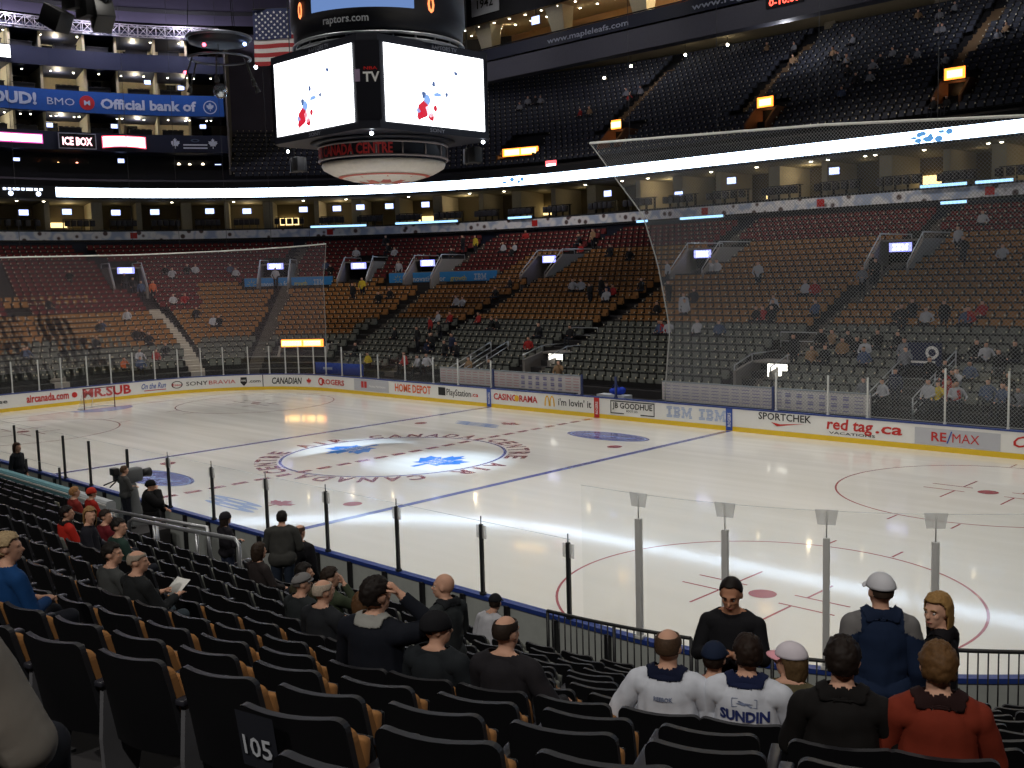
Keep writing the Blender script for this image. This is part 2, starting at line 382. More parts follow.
BARS = {'I': [[(0,1)], [(0,1)], [(.3,.7)], [(.3,.7)], [(.3,.7)], [(.3,.7)], [(0,1)], [(0,1)]],
        'B': [[(0,1.0)], [(0,1.15)], [(.15,.45),(.8,1.2)], [(.15,1.05)], [(.15,1.05)], [(.15,.45),(.8,1.2)], [(0,1.15)], [(0,1.0)]],
        'M': [[(0,.5),(1.3,1.8)], [(0,.6),(1.2,1.8)], [(.2,.7),(1.1,1.6)], [(.2,.8),(1.0,1.6)], [(.2,.45),(.55,1.25),(1.35,1.6)], [(.2,.45),(.65,1.15),(1.35,1.6)], [(0,.5),(.78,1.02),(1.3,1.8)], [(0,.5),(.86,.94),(1.3,1.8)]]}
def striped(mb, fn, w, h, mi=0, x0=0.0):
    """IBM in eight stripes"""
    x = 0; k = w/4.5
    for ch, adv_ in (('I', 1.2), ('B', 1.4), ('M', 1.9)):
        for i, spans in enumerate(BARS[ch]):
            for a, b in spans: patch(mb, fn, x0 - w/2 + (x + a)*k, x0 - w/2 + (x + b)*k, h*(1 - i/8) - h*.085, h*(1 - i/8), mi)
        x += adv_
    return mb
for u in (17.0, 15.2): part('advert_lettering', striped(MB(), on_wall(u, -.012, .36), 1.45, .52), PALE, BOARDS, 'pale blue striped lettering')
ad('SPORTCHEK', 12.85, 10.35, .66, .31, BLK, .02)
mb = MB(); fn = on_wall(11.5, -.012, .4); mb.add([fn(x, y) for x, y in ((-.75,.17),(-.45,0),(.85,.2),(-.3,.1))], [(0,1,2,3)]); part('advert_logo', mb, RED, BOARDS)
ad('red tag', 9.65, 7.65, .5, .46, RED, .03, .1); ad('.ca', 7.55, 6.45, .5, .44, RED, .03, .1); ad('VACATIONS', 9.55, 7.55, .3, .1, BLK)
part('advert_panel', patch(MB(), on_wall(4.35, -.011, .24), -1.6, 1.6, 0, .64, 0, 2), GREY, BOARDS, 'grey advert panel')
ad('RE', 5.3, 4.72, .4, .36, RED, .025, d=-.02); ad('/', 4.72, 4.5, .36, .46, BLU, .03, .2, d=-.02); ad('MAX', 4.5, 3.5, .4, .36, RED, .0, d=-.02)
ad('Coca-Cola', 2.3, -.6, .45, .42, RED, .02, .35)
for u, m, l in ((29.57, BLU, 'blue divider strip on the boards'), (21.95, RED, 'red divider strip on the boards'), (14.33, BLU, 'blue divider strip on the boards')):
    o = part('divider_strip', patch(MB(), on_wall(u, -.014, .0), -.17, .17, .02, 1.0), m, BOARDS, l)
    fn = on_wall(u, -.022, .25); part('divider_lettering', word(MB(), 'ROGERS', lambda x, y, fn=fn: fn(-y + .08, x + .25), .62, .16, .02), WHT, BOARDS)
# ---- stands ------------------------------------------------------------------------------------------------------
ROW0, ROWP, NROW = 3.2, .88, 27
def row_d(i): return ROW0 + ROWP*i
prof = [(.12, 0), (1.6, 0), (1.6, zb(2.1)), (row_d(0) - .44, zb(2.1))]
for i in range(NROW):
    d = row_d(i); z = zb(d); prof += [(d - .44, z), (d + .44, z)]
mb = MB(); sweep(mb, prof[:2], 0, UT, 1.2); sweep(mb, prof[1:], -26, U_NR - 16, 1.6); sweep(mb, prof[1:], U_NR - 16, U_RE + 9, 1.2)
struct(mb.build('floor_lower_stand', dark_concrete))
prof = [(27.3, 14.6), (27.3, zu(28.2))]
for i in range(21):
    d = 28.6 + .85*i; z = zu(d); prof += [(d - .42, z), (d + .43, z)]
prof += [(46, 29.8), (46, 34)]
struct(sweep(MB(), prof, -26, 78, 1.6).build('floor_upper_stand', C('dark_tread', 24, 24, 28, rough=.9)))
AISLE = [(1.5, 0), (15.2, 0), (29.3, 0), (41.5, 0), (50.0, 0), (60.5, 0), (66.5, .2), (80.7, -.165), (92, -.165)]
def aisle(name, u, i0, i1, rd, zz, pitch, m, w=.48):
    mb = MB()
    for i in range(i0, i1):
        d = rd(i); z = zz(d); uu = u[0] + u[1]*d; a, b = adv(uu, d, -w), adv(uu, d, w)
        sweep(mb, [(d - .46, zz(rd(i-1)) if i > i0 else z - .3), (d - .46, z + .02), (d + .46, z + .02)], a, b, 2)
        z2 = z + (zz(rd(i+1)) - z)/2; sweep(mb, [(d + .18, z), (d + .18, z2), (d + .46, z2)], a, b, 2)
    return struct(mb.build(name, m))
for u in AISLE:
    aisle('trim_aisle_steps', u, 0, 13 if u[0] > 65 else 27, row_d, zb, ROWP, step_paint if u[0] > 65 else concrete)
    if u[0] > 65: aisle('trim_aisle_steps', u, 13, 27, row_d, zb, ROWP, dark_concrete)
UAISLE = [4.0, 18.4, 33.7, 45.5, 57.0]
for u in UAISLE: aisle('trim_upper_aisle_steps', (u, 0), 6, 18, lambda i: 28.6 + .85*i, zu, .85, C('brown_lit_steps', 120, 96, 70, rough=.9))  # brown light on the steps is put into their colour
roof_m = C('roof_panels', 70, 66, 84, rough=.8, var=.2, scale=.6)
mb = MB(); mb.box(-95, 75, -70, 90, 41, 41.4); struct(mb.build('ceiling', C('ceiling_black', 26, 25, 30, rough=.9)))
mb = MB(); sweep(mb, [(46.2, 0), (46.2, 41)], -26, 62, 2); struct(mb.build('wall_far_side', C('dark_wall', 30, 29, 33, rough=.9)))
mb = MB(); sweep(mb, [(36.2, 0), (36.2, 31)], 62, 100, 2); sweep(mb, [(31.0, 30.6), (40, 41)], 55, 100, 2); struct(mb.build('wall_left_end', roof_m))
mb = MB()
for k in range(5):
    d = 32.2 + k*1.7; z = 30.6 + (d - 31)*10.4/9; sweep(mb, [(d, z - .25), (d - .25, z - .25), (d - .25, z + .1), (d, z + .1)], 55, 100, 2, closed=True)
struct(mb.build('trim_roof_girders', black))
# ---- glass around the rink ---------------------------------------------------------------------------------------
def glass_mat(name, tint, a, g=.06):
    m = bpy.data.materials.new(name); m.use_nodes = True; n = m.node_tree.nodes; l = m.node_tree.links
    n.remove(n['Principled BSDF']); out = n['Material Output']
    tr = n.new('ShaderNodeBsdfTransparent'); tr.inputs[0].default_value = (.985, .99, .987, 1)
    df = n.new('ShaderNodeBsdfDiffuse'); df.inputs[0].default_value = tint + (1,)
    gl = n.new('ShaderNodeBsdfGlossy'); gl.inputs['Roughness'].default_value = .05
    tc = n.new('ShaderNodeTexCoord'); nz = n.new('ShaderNodeTexNoise'); nz.inputs['Scale'].default_value = .7; l.new(tc.outputs['Object'], nz.inputs['Vector'])
    mr = n.new('ShaderNodeMapRange'); mr.inputs[3].default_value = a*.6; mr.inputs[4].default_value = a*1.4; l.new(nz.outputs['Fac'], mr.inputs[0])
    m1 = n.new('ShaderNodeMixShader'); l.new(mr.outputs[0], m1.inputs[0]); l.new(tr.outputs[0], m1.inputs[1]); l.new(df.outputs[0], m1.inputs[2])
    m2 = n.new('ShaderNodeMixShader'); m2.inputs[0].default_value = g; l.new(m1.outputs[0], m2.inputs[1]); l.new(gl.outputs[0], m2.inputs[2])
    l.new(m2.outputs[0], out.inputs[0]); return m
GLASS = glass_mat('acrylic_glass', (.75, .8, .8), .008, .012)
CLIP = glass_mat('clear_clip', (.9, .9, .9), .4, .04); EDGE = glass_mat('acrylic_pane_edge', (.8, .85, .85), .35, .02)  # pane edges use the same mix with more diffuse
edge_m = C('acrylic_edge', 205, 212, 212, rough=.3)
def pane(u0, u1, z0, z1, label, group, d=.05):
    mb = MB(); sweep(mb, [(d - .006, z0), (d + .006, z0), (d + .006, z1), (d - .006, z1)], u0, u1, .8, closed=True)
    o = tag(mb.build('rink_glass', GLASS), label, 'glass pane', group)
    e = MB(); sweep(e, [(d - .008, z1), (d + .008, z1), (d + .008, z1 + .007), (d - .008, z1 + .007)], u0, u1, .8, closed=True); e.build('pane_edge', EDGE, o)
    return o
def post(u, z0, z1, m, label, group, d=.1, w=.036, clip=None):
    e = tag(place('glass_post', u, d, z0), label, 'glass post', group)
    mb = MB(); mb.rbox(-w, w, -w, w, 0, z1 - z0, .012); mb.build('upright', m, e)
    mb = MB(); mb.rbox(-w*1.5, w*1.5, -w*1.4, w*1.4, 0, .06, .01); mb.build('foot', m, e)
    if clip == 'small':
        mb = MB(); h = z1 - z0; mb.rbox(-.13, .13, -.02, .012, h - .28, h - .02, .01); tag(mb.build('clip_plate', CLIP, e), 'pale clear clip plate')
        mb = MB(); mb.tube([(0, 0, h), (0, 0, h + .16)], .012); mb.build('pin', m, e)
    if clip == 'tall':
        h = z1 - z0; mb = MB(); mb.tube([(0, 0, h), (0, 0, h + .38)], .011); mb.build('pin', m, e)
        mb = MB(); y0, y1 = -.02, .01
        a = [(-.13, h + .2), (.13, h + .2), (.17, h + .43), (-.17, h + .43)]
        mb.add([(x, y0, z) for x, z in a] + [(x, y1, z) for x, z in a], [(0,1,2,3), (7,6,5,4), (0,4,5,1), (1,5,6,2), (2,6,7,3), (3,7,4,0)])
        tag(mb.build('clip_plate', CLIP, e), 'pale flared clip plate at the top')
    return e
def uns(x): return U_NS + x + CX
dark_post = C('dark_post', 38, 40, 42, rough=.45); grey_post = C('grey_post', 214, 214, 212, rough=.5, var=.08)
px_ = [-28.9, -26.5, -24.1, -21.6, -19.2, -16.8, -14.4, -11.9, -9.5, -7.1, -4.66, -2.65, -.6, 1.3, 3.87, 6.31, 8.64, 11.18, 13.64, 16.14, 18.69, 20.91]
for x in px_: post(uns(x), 1.06, 2.46, dark_post, 'dark post between glass panes on the near boards', 'dark glass posts of the near boards', clip='small' if x > 5 else None)
for a, b in zip(px_[:-1], px_[1:]): pane(uns(a), uns(b), 1.06, 2.5, 'low clear glass pane on the straight near boards', 'glass panes of the near boards')
tall = [(22.47, -12.98), (23.99, -12.75), (25.45, -12.25), (26.79, -11.5), (28.6, -9.8), (29.8, -7.6), (30.4, -5.2)]
tu = [UD(*q)[0] for q in tall]
for i, u in enumerate(tu):
    post(u, 1.06, 3.12, grey_post, ('first', 'second', 'third', 'fourth', 'fifth', 'sixth', 'seventh')[i] + ' tall grey glass post along the near corner, counted from the straight boards', None, w=.05, clip='tall')
for a, b in zip([uns(21.2)] + tu[:-1], tu): pane(a, b, 1.06, 3.52, 'tall clear glass pane on the curved near corner boards', 'tall glass panes of the near corner')
FARP = [84.16 + 3.2, 84.16, 82.62, 81.28, 79.7, 78.19, 76.75, 74.12, 70.56, 67.07, 63.72, 59.83, 56.4, 53.65, 51.27, 48.29, 45.6, 42.94]
for u in FARP: post(u, 1.06, 2.9, grey_post, 'slim grey post in the glass behind the far goal', 'slim glass posts of the left end', w=.035)
for a, b in zip(FARP[:-1], FARP[1:]): pane(b, a, 1.06, 3.1, 'tall clear glass pane of the far left end', 'glass panes of the left end')
FARS = [42.94, 41.0, 39.29, 36.74, 34.22, 32.11, 29.47]
for u in FARS[1:]: post(u, 1.06, 2.55, grey_post, 'slim grey post on the far boards left of the benches', 'slim glass posts of the far side', w=.035)
for a, b in zip(FARS[:-1], FARS[1:]): pane(b, a, 1.06, 2.6, 'clear glass pane on the far boards left of the benches', 'glass panes left of the benches')
FARR = [12.05, 9.65, 7.93, 4.84, 2.53, .2, -2.4, -5.2, -8.2, -11.5, -15]
for u in FARR: post(u, 1.06, 2.7 if u > 5 else 3.2, grey_post, 'slim grey post on the far boards right of the benches', 'slim glass posts of the far right', w=.035)
for a, b in zip(FARR[:-1], FARR[1:]): pane(b, a, 1.06, 2.75 if a > 5 else 3.3, 'clear glass pane on the far boards right of the benches', 'glass panes right of the benches')
for u in (29.3, 22.98, 20.81, 12.2):
    post(u, 1.06, 2.1, C('blue_bench_post', 50, 60, 100, rough=.5), 'short blue post at an end of a bench gap in the far boards', 'blue posts of the players benches', w=.05)
# ---- a second, lower glass wall and rail behind the near boards on the left ------------------------------------------
for a, b in zip(np.arange(-16, 3, 2.4), np.arange(-13.6, 5.4, 2.4)):
    pane(uns(a), uns(b), .9, 2.1, 'short glass pane behind the near boards at the officials boxes', 'short glass panes of the officials boxes', d=1.75)
    post(uns(b), .7, 2.1, dark_post, 'thin dark post of the officials boxes', 'thin posts of the officials boxes', d=1.8, w=.03)
teal = C('teal_padding', 96, 140, 150, rough=.7)
mb = MB(); sweep(mb, [(2.5, .6), (2.5, 1.9), (2.55, 1.95), (2.7, 1.95), (2.75, 1.9), (2.75, .6)], 139.5, 145.2, 2, closed=True)
e = tag(mb.build('padded_barrier', teal), 'long teal padded barrier behind the officials boxes', 'barrier')
mb = MB(); sweep(mb, [(2.74, 1.84), (2.77, 1.84), (2.77, 1.88), (2.74, 1.88)], 139.5, 145.2, 2, closed=True); mb.build('piping', white, e)
mb = MB(); sweep(mb, [(2.5, .6), (2.5, 1.9), (2.55, 1.95), (2.7, 1.95), (2.75, 1.9), (2.75, .6)], 145.3, 147.4, 2, closed=True)
e = tag(mb.build('padded_barrier', C('grey_padding', 168, 172, 176, rough=.7)), 'short pale grey padded block beside the television camera', 'barrier')
mb = MB(); sweep(mb, [(2.74, 1.84), (2.77, 1.84), (2.77, 1.88), (2.74, 1.88)], 145.3, 147.4, 2, closed=True); mb.build('piping', white, e)
# ---- netting -----------------------------------------------------------------------------------------------------
def net_mat(name, col, cell, wire, base):
    m = bpy.data.materials.new(name); m.use_nodes = True; n = m.node_tree.nodes; l = m.node_tree.links
    n.remove(n['Principled BSDF']); out = n['Material Output']
    uv = n.new('ShaderNodeUVMap'); mp = n.new('ShaderNodeMapping'); mp.inputs['Rotation'].default_value = (0, 0, PI/4); mp.inputs['Scale'].default_value = (1/cell,)*3
    l.new(uv.outputs[0], mp.inputs[0]); sp = n.new('ShaderNodeSeparateXYZ'); l.new(mp.outputs[0], sp.inputs[0])
    fac = None
    for ax in (0, 1):
        fr = n.new('ShaderNodeMath'); fr.operation = 'FRACT'; l.new(sp.outputs[ax], fr.inputs[0])
        lt = n.new('ShaderNodeMath'); lt.operation = 'LESS_THAN'; lt.inputs[1].default_value = wire/cell; l.new(fr.outputs[0], lt.inputs[0])
        if fac is None: fac = lt
        else:
            mx = n.new('ShaderNodeMath'); mx.operation = 'MAXIMUM'; l.new(fac.outputs[0], mx.inputs[0]); l.new(lt.outputs[0], mx.inputs[1]); fac = mx
    mr = n.new('ShaderNodeMapRange'); mr.inputs[3].default_value = 0; mr.inputs[4].default_value = base; l.new(fac.outputs[0], mr.inputs[0])
    tr = n.new('ShaderNodeBsdfTransparent'); df = n.new('ShaderNodeBsdfDiffuse'); df.inputs[0].default_value = col + (1,)
    tl = n.new('ShaderNodeBsdfTranslucent'); tl.inputs[0].default_value = col + (1,)
    ad_ = n.new('ShaderNodeMixShader'); ad_.inputs[0].default_value = .4; l.new(df.outputs[0], ad_.inputs[1]); l.new(tl.outputs[0], ad_.inputs[2])
    ms = n.new('ShaderNodeMixShader'); l.new(mr.outputs[0], ms.inputs[0]); l.new(tr.outputs[0], ms.inputs[1]); l.new(ad_.outputs[0], ms.inputs[2]); l.new(ms.outputs[0], out.inputs[0])
    return m
def interp(pts, t):
    for (a, b), (c, d) in zip(pts[:-1], pts[1:]):
        if a <= t <= c: return b + (d - b)*(t - a)/(c - a)
    return pts[0][1] if t < pts[0][0] else pts[-1][1]
def net(name, label, edge, u_end, ztop, zbot, d, m, rope_r):
    """edge = list of (z, u) for the free side; ztop(u) is the height of the head cable"""
    nz_, nu = 24, 60; v = []; uv = []; f = []
    z1 = edge[-1][0]
    for j in range(nz_ + 1):
        t = j/nz_
        for i in range(nu + 1):
            s = i/nu
            uz = interp(edge, zbot + (z1 - zbot)*t); u = uz + (u_end - uz)*s
            z = zbot + (ztop(u) - zbot)*t if i else zbot + (z1 - zbot)*t
            dd = d + .35*math.sin(PI*t)*(.6 + .4*math.sin(u*.35))
            x, y = P(u, dd)[:2]; v.append((x, y, z)); uv.append((u, z))
    for j in range(nz_):
        for i in range(nu): a = j*(nu+1) + i; f.append((a, a+1, a+nu+2, a+nu+1))
    me = bpy.data.meshes.new('net_panel'); me.from_pydata(v, [], f); me.materials.append(m)
    ul = me.uv_layers.new(name='UVMap'); 
    for lp in me.loops: ul.data[lp.index].uv = uv[lp.vertex_index]
    e = tag(empty(name, v[0]), label, 'safety net')
    o = link(bpy.data.objects.new('net_panel', me), e); o.matrix_parent_inverse = e.matrix_basis.inverted()
    row = lambda j: [v[j*(nu+1) + i] for i in range(nu+1)]
    part('head_cable', MB().tube(row(nz_), rope_r*2.0, 6), C('pale_cable', 226, 226, 222, rough=.6), e, 'pale head cable')
    part('edge_rope', MB().tube([v[j*(nu+1)] for j in range(nz_+1)], rope_r, 6), C('edge_rope', 170, 170, 166, rough=.7), e, 'pale rope along the free edge')
    part('foot_rope', MB().tube(row(0), rope_r*.6, 5), C('edge_rope', 170, 170, 166), e)
    mb = MB()
    for i in range(4, nu, 8): mb.tube([row(nz_)[i], (row(nz_)[i][0], row(nz_)[i][1], 40.9)], .012, 5)
    part('hanger_wire', mb, C('hanger_wire', 70, 70, 74, rough=.5, metal=.5), e, 'thin wires up to the roof')
    return e
NET_R = net_mat('fine_pale_netting', (.62, .64, .66), .105, .011, .58); NET_L = net_mat('fine_mauve_netting', (.55, .5, .54), .105, .011, .58)
net('safety_net', 'tall pale safety net hung above the far boards on the right', [(1.83, 17.99), (4.41, 17.78), (7.44, 18.48), (9.79, 19.31), (11.53, 20.77), (13.06, 21.98), (13.42, 22.28)], -14.0,
    lambda u: 13.42 - (22.3 - u)*.045 - max(0, 10 - u)*.03 if u > -6 else 11.7, 1.1, .25, NET_R, .028)
net('safety_net', 'wide low safety net hung around the far left end of the rink', [(2.2, 45.7), (2.9, 45.8), (3.41, 45.94), (5.22, 46.1), (7.14, 46.1), (9.42, 44.73)], 97.0,
    lambda u: 9.42 - .012*(u - 45) if u < 90 else 8.9, 2.2, .25, NET_L, .022)
# ---- goal --------------------------------------------------------------------------------------------------------
def goal(gx, s, label):
    e = tag(empty('hockey_goal', (gx, 0, 0), 0 if s > 0 else PI), label, 'goal')
    rm = C('dark_red_goal_pipe', 96, 26, 30, rough=.4)
    for y in (-.915, .915): MB().tube([(0, y, 0), (0, y, 1.22)], .03, 10).build('goal_post', rm, e)
    MB().tube([(0, -.945, 1.22), (0, .945, 1.22)], .03, 10).build('crossbar', rm, e)
    mb = MB(); mb.tube([(0, -.915, .03), (-.5, -1.1, .03), (-1.0, -.8, .03), (-1.12, 0, .03), (-1.0, .8, .03), (-.5, 1.1, .03), (0, .915, .03)], .03, 8)
    mb.tube([(0, -.915, 1.2), (-.45, -.6, 1.2), (-.5, 0, 1.2), (-.45, .6, 1.2), (0, .915, 1.2)], .022, 8); mb.tube([(-.5, 0, 1.2), (-1.12, 0, .03)], .022, 8)
    mb.build('base_frame', C('white_goal_pipe', 220, 220, 220, rough=.4), e)
    lo = [(0, -.915), (-.5, -1.1), (-1.0, -.8), (-1.12, 0), (-1.0, .8), (-.5, 1.1), (0, .915)]; hi = [(0, -.915), (-.2, -.85), (-.45, -.55), (-.5, 0), (-.45, .55), (-.2, .85), (0, .915)]
    mb = MB(); mb.grid([[(a, b, .05) for a, b in lo], [(a, b, 1.2) for a, b in hi]]); mb.add([(a, b, 1.2) for a, b in hi], [tuple(range(7))])
    o = mb.build('goal_net', NETG, e)
    ul = o.data.uv_layers.new(name='UVMap')
    for lp in o.data.loops:
        c = o.data.vertices[lp.vertex_index].co; ul.data[lp.index].uv = (c.y + c.x, c.z)
NETG = net_mat('white_goal_netting', (.8, .8, .8), .08, .010, .5)
goal(-27.13, 1, 'hockey goal in front of the far left end boards')
# ---- players benches on the far side --------------------------------------------------------------------------------
rink_wall = C('bench_wall', 222, 216, 216, rough=.4, var=.04); dots = C('faded_red_print', 206, 150, 156, rough=.5); dotsb = C('faded_violet_print', 150, 146, 190, rough=.5)
def bench(u0, u1, label, pr):
    mb = MB(); sweep(mb, [(1.95, .45), (1.95, 1.75), (2.03, 1.75), (2.03, .45)], u1, u0, 2, closed=True)
    e = tag(empty('players_bench', (*P((u0+u1)/2, 1.9)[:2], 0)), label, 'players bench')
    part('back_wall', mb, rink_wall, e)
    part('seat_board', sweep(MB(), [(1.45, .85), (1.8, .85), (1.8, .9), (1.45, .9)], u1, u0, 2, closed=True), C('dark_bench', 40, 44, 56, rough=.6), e, 'dark bench board')
    part('wall_cap', sweep(MB(), [(1.93, 1.75), (2.05, 1.75), (2.05, 1.8), (1.93, 1.8)], u1, u0, 2, closed=True), C('pale_cap', 150, 158, 166), e)
    mb = MB(); n = int((u0 - u1)/.55)
    for k in range(n):
        for j in range(5):
            uu = u0 - .3 - k*.55
            if (k//6) % 4 == 2: patch(mb, on_wall(uu, 1.94, .98 + j*.15), -.17, .1, -.03 + .03*(j % 2), .02 + .06*(j % 2), 1)
            else: patch(mb, on_wall(uu, 1.94, .98 + j*.15), -.2, .2, 0, .035, 0 if pr else 1)
    part('printed_pattern', mb, [dots, dotsb], e, 'faded printed pattern on the white wall')
    return e
bench(35.7, 24.7, 'left players bench with white printed back wall behind the far boards', True)
bench(19.4, 8.7, 'right players bench with white printed back wall behind the far boards', False)
e = place('duffel_bag', 21.6, 1.2, 1.06); tag(e, 'bright blue bag lying on the gap between the two players benches', 'bag')
mb = MB(); mb.ball((0, 0, .17), (.5, .22, .19), 0, 14, 8); mb.ball((.3, 0, .25), (.2, .18, .15)); mb.build('bag_body', C('bright_blue_fabric', 24, 60, 190, rough=.8), e)
mb = MB(); mb.tube([(-.25, -.1, .33), (-.1, -.14, .5), (.1, -.14, .5), (.25, -.1, .35)], .02, 6); mb.build('bag_handle', C('blue_strap', 20, 40, 120), e)
mb = MB(); sweep(mb, [(.9, .2), (.9, 1.05), (1.5, 1.05), (1.5, .2)], 20.9, 22.7, 2, closed=True); o = tag(mb.build('table', C('pale_table', 200, 204, 212)), 'pale table between the two players benches', 'table')
for u in (20.95, 22.65): sweep(MB(), [(.95, 0), (1.0, 0), (1.0, .2), (.95, .2)], u - .02, u + .03, 2, closed=True).build('leg', grey_metal, o)
# ---- the ring of lights, suites and boards around the bowl ----------------------------------------------------------
LEDM = LIT('ribbon_light', (.62, .78, 1.0), 9.0)
e = tag(empty('ribbon_board', (*P(22, 27)[:2], 15.1)), 'long bright white ribbon board running around the whole bowl', 'ribbon board')
part('light_band', sweep(MB(), [(26.95, 14.72), (26.95, 15.5)], -22, 72.85, 2), LEDM, e, 'glowing white band')
part('housing', sweep(MB(), [(26.97, 14.55), (26.97, 15.62), (27.25, 15.62), (27.25, 14.55)], -22, 92, 2, closed=True), black, e)
mb = MB()
for u in (74.6, 74.0, 73.4):
    for q in (-.5, -.12, .26): patch(mb, on_wall(u, 26.9, 15.18), q, q + .26, 0, .2)
for u in (74.55, 73.3): ellipse(mb, on_wall(u, 26.9, 14.92), .2, .2)
part('ribbon_lettering', mb, LIT('ribbon_letters', (.7, .8, 1.0), 3.0), e, 'pale glowing letters on the dark end')
mb = MB(); rr = random.Random(3)
for u, n in ((17.2, 7), (48.5, 5), (15.4, 2), (16.6, 3)):
    for k in range(n): ellipse(mb, on_wall(u + rr.uniform(-.9, .9), 26.9, 15.1 + rr.uniform(-.25, .2)), rr.uniform(.1, .28), rr.uniform(.08, .2), 0, 0, 10)
part('ribbon_picture', mb, LIT('ribbon_blue', (.10, .35, .75), 1.0), e, 'blue blots in the white picture')
mb = MB()
for u in range(-20, 72, 6): patch(mb, on_wall(u, 26.92, 14.72), -.02, .02, 0, .78)
part('panel_seam', mb, LIT('ribbon_seam', (.35, .5, .9), 1.0), e)
# printed fascia under the suites
def fascia_mat():
    m = mat('printed_fascia', (.5, .5, .55), rough=.5); n = m.node_tree.nodes; l = m.node_tree.links; b = n['Principled BSDF']
    tc = n.new('ShaderNodeTexCoord'); v = n.new('ShaderNodeTexVoronoi'); v.inputs['Scale'].default_value = 1.3; l.new(tc.outputs['Object'], v.inputs['Vector'])
    cr = n.new('ShaderNodeValToRGB'); e_ = cr.color_ramp.elements
    e_[0].position = .2; e_[0].color = (.10, .06, .06, 1); e_[1].position = .3; e_[1].color = (.78, .78, .84, 1)
    x = cr.color_ramp.elements.new(.5); x.color = (.85, .85, .88, 1); y = cr.color_ramp.elements.new(.75); y.color = (.42, .5, .68, 1)
    l.new(v.outputs['Distance'], cr.inputs[0]); l.new(cr.outputs[0], b.inputs['Base Color']); return m
e = tag(empty('fascia_banner', (*P(22, 26.6)[:2], 11.4)), 'long pale printed banner of faces below the suites', 'fascia banner')
part('banner_cloth', sweep(MB(), [(26.55, 11.06), (26.55, 11.76)], -22, 94, 2), fascia_mat(), e)
part('backing', sweep(MB(), [(26.6, 10.9), (26.6, 11.9), (26.8, 11.9), (26.8, 10.9)], -22, 94, 2, closed=True), black, e)
mb = MB()
for u in (69, 59, 47.5, 33.3, 24, 12.9): patch(mb, on_wall(u, 26.5, 11.16), -.28, .28, 0, .5)
part('red_square', mb, RED, e, 'red squares printed on the banner')
mb = MB(); sweep(mb, [(26.8, 11.2), (26.8, 11.9), (36, 11.9), (36, 11.2)], -22, 94, 2, closed=True); struct(mb.build('floor_suites', dark_concrete))
mb = MB(); sweep(mb, [(27.25, 14.5), (27.25, 14.75), (36, 14.75), (36, 14.5)], -22, 94, 2, closed=True); struct(mb.build('ceiling_suites', C('suite_ceiling', 120, 112, 88, rough=.8)))
mb = MB(); sweep(mb, [(34.6, 11.9), (34.6, 14.5)], -22, 94, 2); struct(mb.build('wall_suites', C('suite_back_wall', 104, 94, 72, rough=.8, var=.3, scale=.5)))
pill = C('suite_pillar', 168, 160, 140, rough=.7)
BAYS = [90, 85, 80, 76, 72.6, 70.4, 68.5, 66.3, 64.4, 62.4, 60, 58, 55.9, 53.8, 51.5, 49.6, 47.6, 45.5, 42, 38.1, 34.3, 29.5, 25.5, 21, 16.9, 13.6, 9, 4, -1, -6]
TV = LIT('screen_glow', (.45, .55, 1.0), 2.6); WARM = LIT('warm_glow', (1.0, .72, .30), 2.2); BULB = LIT('bulb_glow', (1.0, .90, .66), 16.0)
tv_at = {73.7:13.9, 71.8:14, 69.6:13.95, 67.8:14, 65.2:14.05, 63.4:14, 60.6:14.05, 58.9:14.05, 57.7:14.1, 56.2:14.1, 54.3:14.1, 44.3:14.0, 37.5:13.4, 32.7:14.1, 24.4:14.1}
rr = random.Random(5)
for i, u in enumerate(BAYS):
    w = .45 if i % 2 else .22
    e = tag(place('suite_pillar', u, 29.9, 11.9), 'pale pillar between two suites below the ribbon board', 'pillar', 'pillars between the suites')
    MB().box(-w, w, 0, 4.5, 0, 2.6).build('shaft', pill, e); MB().box(-w - .04, w + .04, -.04, .4, 0, .15).build('plinth', C('plinth', 90, 84, 70), e)
    if i < len(BAYS) - 1:
        um = (u + BAYS[i+1])/2; wb = abs(u - BAYS[i+1])
        e = tag(place('counter_table', um, 27.7, 11.9), 'dark counter with stools at the front of a suite', 'counter', 'counters in the suites')
        L_ = min(1.7, wb*.33)*(1.6 if um > U_FL else 1)
        MB().box(-L_, L_, 0, .45, .95, 1.0).build('top', black, e); mb = MB()
        for k in range(4): mb.box(-L_ + k*2*L_/3.2, -L_ + k*2*L_/3.2 + .05, .1, .35, 0, .95)
        mb.build('legs', black, e); mb = MB()
        for k in range(5): mb.rbox(-L_ + k*2*L_/4.6, -L_ + k*2*L_/4.6 + .42, -.75, -.35, .35, .85, .04)
        mb.build('stool_backs', C('dark_stool', 34, 32, 38), e)
        if i in (0, 1, 4, 9, 12, 15, 18, 20, 23, 25, 26):
            e = tag(place('lit_kitchen_window', um + rr.uniform(-.5, .5), 34.3, 12.5), 'warm lit serving window in the back wall of a suite', 'window', 'lit windows in the suites')
            MB().box(-.9, .9, 0, .15, 0, .45 + .3*(i % 2)).build('glow_panel', WARM, e); MB().box(-1.0, 1.0, -.05, .2, -.08, 0).build('sill', pill, e)
for u, z in tv_at.items():
    e = tag(place('television', u, 29.2, z - .66), 'small bluish television hanging in a suite', 'television', 'televisions in the suites')
    MB().rbox(-.42, .42, 0, .08, 0, .55, .02).build('case', black, e); MB().box(-.38, .38, -.01, 0, .04, .51).build('screen', TV, e)
